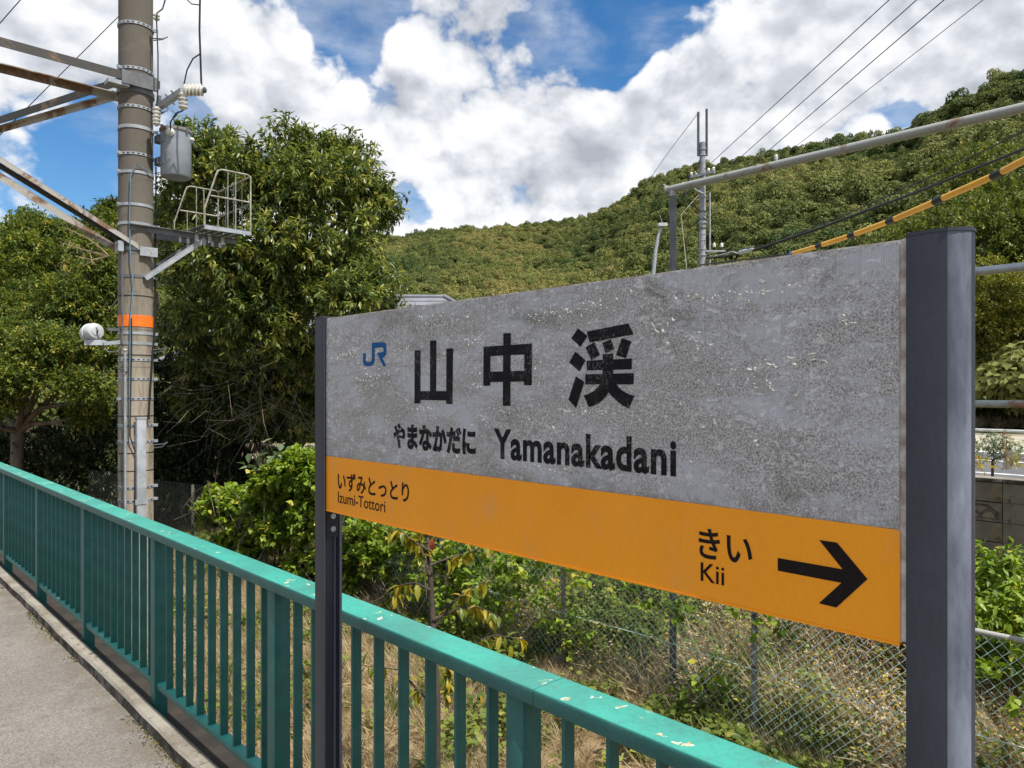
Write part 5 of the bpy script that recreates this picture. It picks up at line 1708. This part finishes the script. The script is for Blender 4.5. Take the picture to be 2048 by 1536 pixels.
for i, (kd, px, dp, h, mat, lab) in enumerate(specs):
    gp = tb(px, dp); gp.z = float(ground_h(gp.x, gp.y))
    ck = (kd, i % 2)
    if ck not in cache:
        bb = proto_tree(100 + i, mat, h=8.0, narrow=1.0 if kd == 'pine' else 1.15)
        bb = [(Vector(b[0]) + gp, b[1], b[2]) for b in bb]
        t = make_tree('roadside_tree', lab, gp, bb, mat, 2300, 11, .19 if kd == 'pine' else .17, .08, 130 + i, fork=gp + Vector((0, 0, 2.2)), r0=.17, bark='bark_dark', group='trees along the foot of the hill', droop=.3, twig=.4, inner=.5, twigs=1)
        cache[ck] = t
    else:
        s0 = cache[ck]
        t = s0.copy(); COL.objects.link(t); t.location = gp; t['label'] = lab
        for chd in s0.children:
            c_ = chd.copy(); COL.objects.link(c_); c_.parent = t
        t.rotation_euler.z = i * 1.3
    k_ = h / 8.0
    t.scale = (k_, k_, k_)

# ------------------------------------------------------------------ plants near the fence
def proto_obj(V, Fc, mat, tint):
    return finish('plant', V, Fc, mat, tint=tint)


def tuft(seed, n, L, spread, mat, width=.006):
    rg = np.random.default_rng(seed)
    a = rg.uniform(0, 6.28, n); e = rg.uniform(.1, 1.0, n) * spread
    ax = np.stack([np.cos(a) * e, np.sin(a) * e, np.ones(n) * rg.uniform(.15, 1, n)], 1)
    c = np.stack([np.cos(a) * .03 * rg.random(n), np.sin(a) * .03 * rg.random(n), np.zeros(n)], 1)
    V, Fc, k = leaves(c, ax, np.stack([-np.sin(a), np.cos(a), np.full(n, .3)], 1) + unit(n, rg) * .3, L * rg.uniform(.5, 1.2, n), width * rg.uniform(.7, 1.5, n), T_BLADE)
    return proto_obj(V, Fc, mat, np.repeat(rg.random(n), k))


def weed(seed, n, h, L, W, mat, spread=.16, tmpl=T_SIMPLE, stems=5):
    rg = np.random.default_rng(seed)
    a = rg.uniform(0, 6.28, n); st = rg.integers(0, stems, n)
    sd = rg.normal(0, 1, (stems, 3)) * [spread, spread, 0] + [0, 0, 1]
    t = rg.uniform(.12, 1, n)
    c = sd[st] * (t * h)[:, None]
    ax = np.stack([np.cos(a), np.sin(a), rg.uniform(-.4, .5, n)], 1)
    V, Fc, k = leaves(c + ax * .02, ax, nrm(unit(n, rg) * .5 + [0, 0, 1]), L * rg.uniform(.6, 1.2, n), W * rg.uniform(.7, 1.1, n), tmpl)
    tint = np.repeat(np.clip(.35 + .4 * t * .6 + rg.normal(0, .2, n), 0, 1), k)
    return proto_obj(V, Fc, mat, tint)


# dry grass between platform and fence
ng_ = 11000
gxs = rng.uniform(1.5, 6.2, ng_); gys = rng.uniform(-.5, 14, ng_)
d1 = np.sin(gxs * 2.1 + 1) * np.cos(gys * 1.7) + .5 * np.sin(gxs * 5 + gys * 4)
keep = rng.random(ng_) < .62 + .35 * d1
gxs, gys = gxs[keep], gys[keep]
n = len(gxs)
pg = [tuft(200 + i, 34, .16, 1.5, M['weed_dry']) for i in range(3)] + [tuft(210 + i, 30, .22, .9, M['weed_dry']) for i in range(2)]
o = scatter('dry_grass', np.stack([gxs, gys, ground_h(gxs, gys)], 1), rng.uniform(0, 6.28, n), rng.uniform(.7, 1.35, n), rng.integers(0, 5, n), rng.random(n), pg)
tag(o, 'straw coloured dry grass on the strip below the railing', 'grass', kind='stuff')
# green weeds in the dry grass, thicker along the fence
nw_ = 5200
wxs = np.concatenate([rng.uniform(1.6, 5.4, nw_ // 2), 5.4 - rng.exponential(.35, nw_ // 2)]); wys = rng.uniform(-.5, 14, len(wxs))
d1 = np.sin(wxs * 2.7) * np.sin(wys * 1.9 + 2) + .4 * np.sin(wys * 6)
k_ = (rng.random(len(wxs)) < .26 + .45 * d1) & (wxs > 1.6)
wxs, wys = wxs[k_], wys[k_]
pw = [weed(220 + i, 34, .18, .055, .042, M['weed_green'], .5, T_HEART) for i in range(3)] + [tuft(230 + i, 26, .26, .7, M['weed_green'], .009) for i in range(2)]
n = len(wxs)
o = scatter('weeds', np.stack([wxs, wys, ground_h(wxs, wys)], 1), rng.uniform(0, 6.28, n), rng.uniform(.6, 1.3, n), rng.integers(0, 5, n), rng.random(n), pw)
tag(o, 'low green weeds growing through the dry grass', 'weeds', kind='stuff')
# bank of mixed undergrowth behind the fence
nu = 5200
ux = rng.uniform(5.55, 7.9, nu) ; uy = rng.uniform(-2.5, 13.5, nu)
u2 = np.sin(ux * 2.2) * np.cos(uy * 1.1 + .6) + .5 * np.sin(uy * 2.9 + ux) + .35 * np.sin(uy * 6.1)
kind_ = np.where(u2 > .25, 0, np.where(u2 > -.15, 1, 2))          # green, mixed, dry
mix_ = rng.random(nu)
pu = ([weed(300 + i, 80, .60, .050, .036, M['weed_green'], .35, T_HEART, 8) for i in range(3)]
      + [tuft(310 + i, 46, .62, .9, M['weed_dry'], .009) for i in range(2)]
      + [weed(320 + i, 80, .5, .050, .026, M['weed_yellow'], .45, T_SIMPLE, 9) for i in range(2)]
      + [weed(330 + i, 90, .5, .055, .022, M['weed_dry'], .5, T_SIMPLE, 10) for i in range(2)]
      + [tuft(340 + i, 40, .6, .8, M['weed_green'], .011) for i in range(2)])
pidx = np.where(kind_ == 0, np.where(mix_ < .72, rng.integers(0, 3, nu), np.where(mix_ < .85, rng.integers(9, 11, nu), rng.integers(5, 7, nu))),
                np.where(kind_ == 1, np.where(mix_ < .20, rng.integers(0, 3, nu), np.where(mix_ < .50, rng.integers(5, 7, nu), np.where(mix_ < .86, rng.integers(3, 5, nu), rng.integers(9, 11, nu)))),
                         np.where(mix_ < .42, rng.integers(3, 5, nu), np.where(mix_ < .75, rng.integers(7, 9, nu), np.where(mix_ < .9, rng.integers(5, 7, nu), rng.integers(0, 3, nu))))))
uz = ground_h(ux, uy)
us_ = rng.uniform(.55, 1.25, nu) * (.75 + .25 * (ux - 5.5) / 2.3)
o = scatter('undergrowth', np.stack([ux, uy, uz], 1), rng.uniform(0, 6.28, nu), us_, pidx, rng.random(nu), pu, tilt=rng.normal(0, .22, (nu, 2)))
tag(o, 'tangled green and withered undergrowth on the bank behind the chain link fence', 'undergrowth', kind='stuff')
# dry stems leaning through the undergrowth
mb = MB()
for k in range(520):
    x, y = rg0.uniform(5.5, 7.4), rg0.uniform(-1.5, 13)
    z = float(ground_h(x, y)); d = Vector((rg0.normal(0, .35), rg0.normal(0, .35), rg0.uniform(.3, .9)))
    a = Vector((x, y, z)); m1 = a + d * .45; e = m1 + (d * .5 + Vector((rg0.normal(0, .2), rg0.normal(0, .2), -.15))) * .6
    mb.tube([a, m1, e], [.005, .004, .002], 3, cap=False)
o = mb.build('dry_stems', M['twig'], kind='stuff')
tag(o, 'thin dry stems leaning through the undergrowth behind the fence', 'stems', kind='stuff')

# withered shrub
def ground_at(px, dp):
    p = at(px, 900, dp); p.z = float(ground_h(p.x, p.y)); return p


ds = ground_at(1735, 6.6)
dsh = thing('withered_shrub', 'reddish brown withered shrub behind the fence under the arrow', 'shrub', ds)
mb = MB()
for k in range(170):
    d = Vector((rg0.normal(0, .5), rg0.normal(0, .5), rg0.uniform(.25, 1)))
    m1 = ds + d * .35; e = m1 + (d + Vector(rg0.normal(0, .5, 3))) * .28
    mb.tube([ds, m1, e], [.006, .004, .0015], 3, cap=False)
mb.build('twigs', simple('red_brown_twig', (.26, .12, .065), (.16, .075, .045), rough=.9), dsh)
V, Fc, tint = foliage([(ds + Vector((0, 0, .55)), .55)], 220, 8, .05, .018, np.random.default_rng(5), droop=.6, twig=.15, inner=.3)
finish('dry_leaves', V, Fc, leaf_mat('rust_brown_leaf', (.16, .075, .035), (.30, .16, .08), trans=.25), dsh, tint=tint, kind='stuff')

# vines heaped on the fence
vine = thing('climbing_vine', 'bright green vine heaped over the fence left of the sign', 'vine', (4.9, 11, GZ))
vb = []
for s, hh, rr in ((12.6, 1.35, .45), (13.0, 1.72, .5), (13.4, 1.8, .5), (13.9, 1.5, .5), (14.3, 1.2, .42), (14.8, 1.05, .4), (15.3, 1.1, .42), (15.7, .95, .38), (13.2, 1.1, .5), (13.8, .8, .5), (14.5, .6, .45), (15.2, .55, .4), (12.7, .6, .45), (12.0, 1.0, .4), (11.6, .5, .4), (11.0, .95, .3), (10.2, .9, .3), (13.3, .35, .4), (14.9, .25, .35)):
    p = fp(s); vb.append((Vector((p.x + .10, p.y, GZ + hh * .92)), rr * .72, .75))
rgv = np.random.default_rng(77)
vb = lumpy(vb, 6, .46, rgv, .75)
V, Fc, tint = foliage(vb, 3600, 9, .085, .062, rgv, droop=.35, twig=.14, inner=.5, up_bias=.1, tint_mid=.5, tint_sd=.2, tmpl=T_HEART)
finish('foliage', V, Fc, M['leaf_vine'], vine, tint=tint, kind='stuff')
mb = MB()
for k in range(130):
    s = rgv.uniform(10, 16.2); p = fp(s)
    a = Vector((p.x + rgv.uniform(-.35, .1), p.y, GZ + rgv.uniform(.2, 1.4)))
    b = a + Vector((rgv.normal(-.06, .08), rgv.normal(0, .25), -rgv.uniform(.05, .45))); c = b + Vector((rgv.normal(0, .08), rgv.normal(0, .25), -rgv.uniform(.0, .35)))
    mb.tube([a, b, c], [.005, .004, .002], 4, cap=False)
mb.build('stems', M['bark'], vine)
# creeper leaves hanging on the mesh nearer the viewer
cre = thing('creeper', 'loose green creeper with heart shaped leaves on the fence under the sign', 'creeper', (5.4, 7.5, GZ))
cb2 = []
for s, hh, rr in ((12.3, .95, .4), (11.8, 1.1, .4), (11.3, .7, .4), (12.2, .45, .4), (10.7, 1.1, .35), (10.3, .6, .35), (9.8, 1.05, .3), (8.8, 1.1, .35), (9.3, .75, .35), (8.0, 1.15, .3), (7.3, 1.18, .25), (10.0, .4, .35), (6.3, 1.2, .22), (5.3, 1.2, .22), (4.6, 1.1, .2), (8.4, .5, .2), (6.9, .25, .2)):
    p = fp(s); cb2.append((Vector((p.x - .02, p.y, GZ + hh)), rr, .8))
V, Fc, tint = foliage(cb2, 900, 8, .062, .048, rgv, droop=.4, twig=.2, inner=.2, tint_mid=.45, tmpl=T_HEART)
finish('foliage', V, Fc, M['leaf_vine'], cre, tint=tint, kind='stuff')
# broad-leaved plant with faded flower heads
bp = Vector((at(565, 990, 11.3).x, at(565, 990, 11.3).y, GZ))
brd = thing('broadleaf_shrub', 'shrub with broad grey green leaves and faded flower heads above the vine', 'shrub', bp)
stems = MB(); LV = []; FV = []
for (px, py) in ((512, 925), (530, 945), (555, 905), (565, 940), (590, 930), (540, 965), (618, 910), (605, 950), (575, 965)):
    tip = at(px, py - 8, 10.9)
    stems.tube([bp + Vector((rg0.normal(0, .1), rg0.normal(0, .1), 0)), bp.lerp(tip, .6) + Vector((0, 0, .1)), tip], [.012, .009, .005], 5)
    LV.append(tip)
    FV.append(tip + Vector((0, 0, .05)))
stems.build('stems', M['bark_dark'], brd, smooth=60)
c = np.repeat(np.array(LV), 11, 0) + rg0.normal(0, .09, (len(LV) * 11, 3)) - [0, 0, .06]
n = len(c)
V, Fc, k = leaves(c, nrm(unit(n, rg0) * [1, 1, .3] + [0, 0, -.35]), nrm(unit(n, rg0) * .4 + [0, 0, 1]), rg0.uniform(.12, .19, n), rg0.uniform(.09, .13, n), T_HEART)
finish('foliage', V, Fc, M['leaf_big'], brd, tint=np.repeat(rg0.random(n), k), kind='stuff')
c = np.repeat(np.array(FV), 40, 0) + rg0.normal(0, 1, (len(FV) * 40, 3)) * [.06, .06, .02]
V, Fc, k = leaves(c, unit(len(c), rg0), unit(len(c), rg0), .03, .02)
finish('flower_head', V, Fc, M['flower'], brd, tint=np.repeat(rg0.random(len(c)), k), kind='stuff')

# leafy bush below the block wall at right
gb = ground_at(2010, 5.9)
gbl = [(at(1985, 1192, 5.9), .22, 1.1), (at(2040, 1172, 5.8), .22, 1.1), (at(2010, 1252, 5.6), .26, 1.0), (at(1960, 1262, 5.8), .22, 1.0), (at(2060, 1262, 5.5), .25, 1.0), (at(2010, 1322, 5.8), .26, 1), (at(2100, 1212, 5.6), .25, 1)]
make_tree('leafy_bush', 'bright green leafy bush below the block wall at the right edge', gb, gbl, 'leaf_vine', 420, 12, .085, .034, 91, r0=.015, bark='twig', cat='bush', droop=.75, twig=.2, inner=.15, up_bias=.3, tint_mid=.5)
ag = thing('grass_clump', 'arching pale grass blades above the bush in front of the block wall', 'grass clump', at(2040, 1200, 6.2))
mb = MB()
for k in range(9):
    a = at(2030 + k * 4, 1200, 6.2); w = rg0.uniform(-.28, .3)
    h_ = rg0.uniform(.28, .48)
    pts_ = [a + rv * (w * t * t) + Vector((0, 0, h_ * (t * 1.7 - t * t * 1.0))) for t in (0, .25, .5, .75, 1.0)]
    mb.tube(pts_, [.004, .004, .0035, .003, .0015], 4)
mb.build('blades', M['twig'], ag, smooth=60)

# plants on top of the block wall
ps = at(1985, 945, 8.9); ps.z = ztop - .12
wb = [(at(1975, 905, 8.9), .14, .7), (at(2010, 900, 8.9), .15, .7), (at(1960, 890, 9.0), .12, .6), (at(2030, 910, 8.8), .12, .7), (at(1990, 885, 8.9), .12, .6)]
make_tree('wall_shrub', 'sparse twiggy shrub with small pale leaves on top of the block wall', ps, wb, 'leaf_big', 210, 7, .035, .02, 92, r0=.012, bark='bark_dark', cat='shrub', droop=.2, twig=.1, inner=.1)
dw = at(2012, 945, 8.7); dw.z = ztop - .12
dwt = thing('dry_weed', 'single tall withered weed rising above the block wall', 'weed', dw)
top = at(2012, 858, 8.7)
MB().tube([dw, dw.lerp(top, .5) + Vector((.02, 0, 0)), top], [.006, .005, .002], 5).build('stem', M['twig'], dwt, smooth=60)
c = np.array([dw.lerp(top, t) for t in np.linspace(.3, 1, 26)])
V, Fc, k = leaves(c, nrm(unit(26, rg0) * [1, 1, .2] + [0, 0, -.5]), unit(26, rg0) * .3 + [0, 0, 1], .085, .025, T_CURVE)
finish('foliage', V, Fc, leaf_mat('withered_leaf', (.12, .08, .03), (.24, .17, .06), trans=.3), dwt, tint=np.repeat(rg0.random(26), k), kind='stuff')
for px, lab in ((1966, 'low yellow leafed plant on the block wall beside the near sign post'), (2046, 'low yellow leafed plant on the block wall at the right edge')):
    p = at(px, 940, 8.6); p.z = ztop - .12
    V, Fc, tint = foliage([(p + Vector((0, 0, .08)), .09, .6)], 24, 7, .04, .022, np.random.default_rng(px), droop=.2, twig=.08, inner=.2)
    t = thing('yellow_plant', lab, 'plant', p, 'yellow plants on the wall')
    finish('foliage', V, Fc, M['leaf_yellow'], t, tint=tint, kind='stuff')

# roadside dry grass and weeds at the hill foot
nr = 700
rx = rng.uniform(1900, 2200, nr); rd = rng.uniform(26.5, 31, nr)
P = np.array([at(a, 800, d)[:] for a, d in zip(rx, rd)])
pr = [tuft(400 + i, 30, .5, .7, M['weed_dry'], .03) for i in range(2)] + [weed(410, 40, .9, .16, .08, M['weed_green'], .2)]
o = scatter('roadside_grass', np.stack([P[:, 0], P[:, 1], ground_h(P[:, 0], P[:, 1])], 1), rng.uniform(0, 6.28, nr), rng.uniform(.5, 1.2, nr), np.where(rng.random(nr) < .8, rng.integers(0, 2, nr), 2), rng.random(nr), pr)
tag(o, 'yellow dry grass and weeds at the far side of the road', 'grass', kind='stuff')

# ------------------------------------------------------------------ sapling with yellowing leaves
sb = at(872, 1600, 4.9); sb.z = GZ
sap = thing('sapling', 'slender young tree with drooping yellow green leaves between railing and fence', 'sapling', sb)
tops_ = [sb, at(872, 1480, 4.9), at(873, 1400, 4.9), at(868, 1290, 4.95), at(862, 1180, 5.0), at(857, 1090, 5.05), at(852, 1060, 5.1), at(845, 1000, 5.1)]
tr_ = MB().tube(tops_, [.034, .030, .027, .023, .020, .016, .014, .006], 8).build('trunk', M['bark_dark'], sap, smooth=60)
brs = [((872, 1420), (840, 1385), (800, 1340), (720, 1330)), ((873, 1400), (890, 1395), (898, 1370), (900, 1330)), ((866, 1260), (900, 1210), (935, 1180), (975, 1160)), ((862, 1180), (830, 1165), (800, 1170), (790, 1190)),
       ((866, 1240), (920, 1215), (960, 1215), (1000, 1235)), ((860, 1130), (900, 1115), (940, 1105), (985, 1080)), ((858, 1100), (830, 1085), (800, 1060), (770, 1060)), ((868, 1300), (830, 1270), (815, 1260), (800, 1250)),
       ((870, 1320), (930, 1290), (990, 1270), (1050, 1280)), ((860, 1150), (845, 1105), (840, 1080), (838, 1055))]
mb = MB()
leafpos = []
for b in brs:
    dz_ = rg0.uniform(-.12, .12)
    P = [at(px, py, 4.95 + dz_ * i * .5) for i, (px, py) in enumerate(b)]
    mb.tube(P, [.010, .007, .005, .003], 5)
    for i in range(28):
        t = rg0.uniform(.25, 1.0)
        j = min(int(t * 3), 2)
        leafpos.append((P[j].lerp(P[j + 1], t * 3 - j), (P[j + 1] - P[j]).normalized()))
mb.build('branch', M['bark_dark'], sap, smooth=60)
for px, py in ((845, 1300), (1020, 1290), (960, 1390), (880, 1350), (855, 1340), (900, 1400)):
    leafpos.append((at(px, py, 4.95), Vector((0, 0, -1))))
mY = [leaf_mat(f'sapling_leaf_{i}', a, b, trans=.38, rough=.4) for i, (a, b) in enumerate([((.26, .23, .02), (.42, .33, .035)), ((.17, .19, .02), (.32, .29, .035)), ((.32, .25, .03), (.48, .34, .05)), ((.10, .14, .018), (.2, .24, .03))])]
protoL = {}
for i, (p, d) in enumerate(leafpos):
    key = i % 8
    if key not in protoL:
        rg = np.random.default_rng(500 + key)
        L_ = rg.uniform(.075, .115)
        V, Fc, k = leaves(np.zeros((1, 3)), np.array([[1.0, 0, 0]]), np.array([[0, 0, 1.0]]), L_, L_ * .40, T_CURVE)
        ob = finish('leaf', V, Fc, mY[key % 4], tint=np.full(k, rg.random()), smooth=180)
        protoL[key] = ob.data
        ob.parent = sap
    else:
        ob = bpy.data.objects.new('leaf', protoL[key]); COL.objects.link(ob); ob.parent = sap
    dd = (Vector(d) * .35 + Vector(rg0.normal(0, .55, 3)) + Vector((0, 0, -.75))).normalized()
    qq = dd.to_track_quat('X', 'Z')
    ob.rotation_mode = 'QUATERNION'
    ob.rotation_quaternion = qq
    ob.location = p - sb
pr_ = at(864, 1075, 4.9)
V, Fc, k = leaves(np.array([pr_]), np.array([[0.02, 0.02, -1.0]]), np.array([[-.6, -.7, .1]]), .10, .045, T_CURVE)
ob = finish('leaf', V, Fc, simple('rust_red_leaf', (.45, .10, .04), rough=.5), sap)
ob['label'] = 'single rust red leaf'
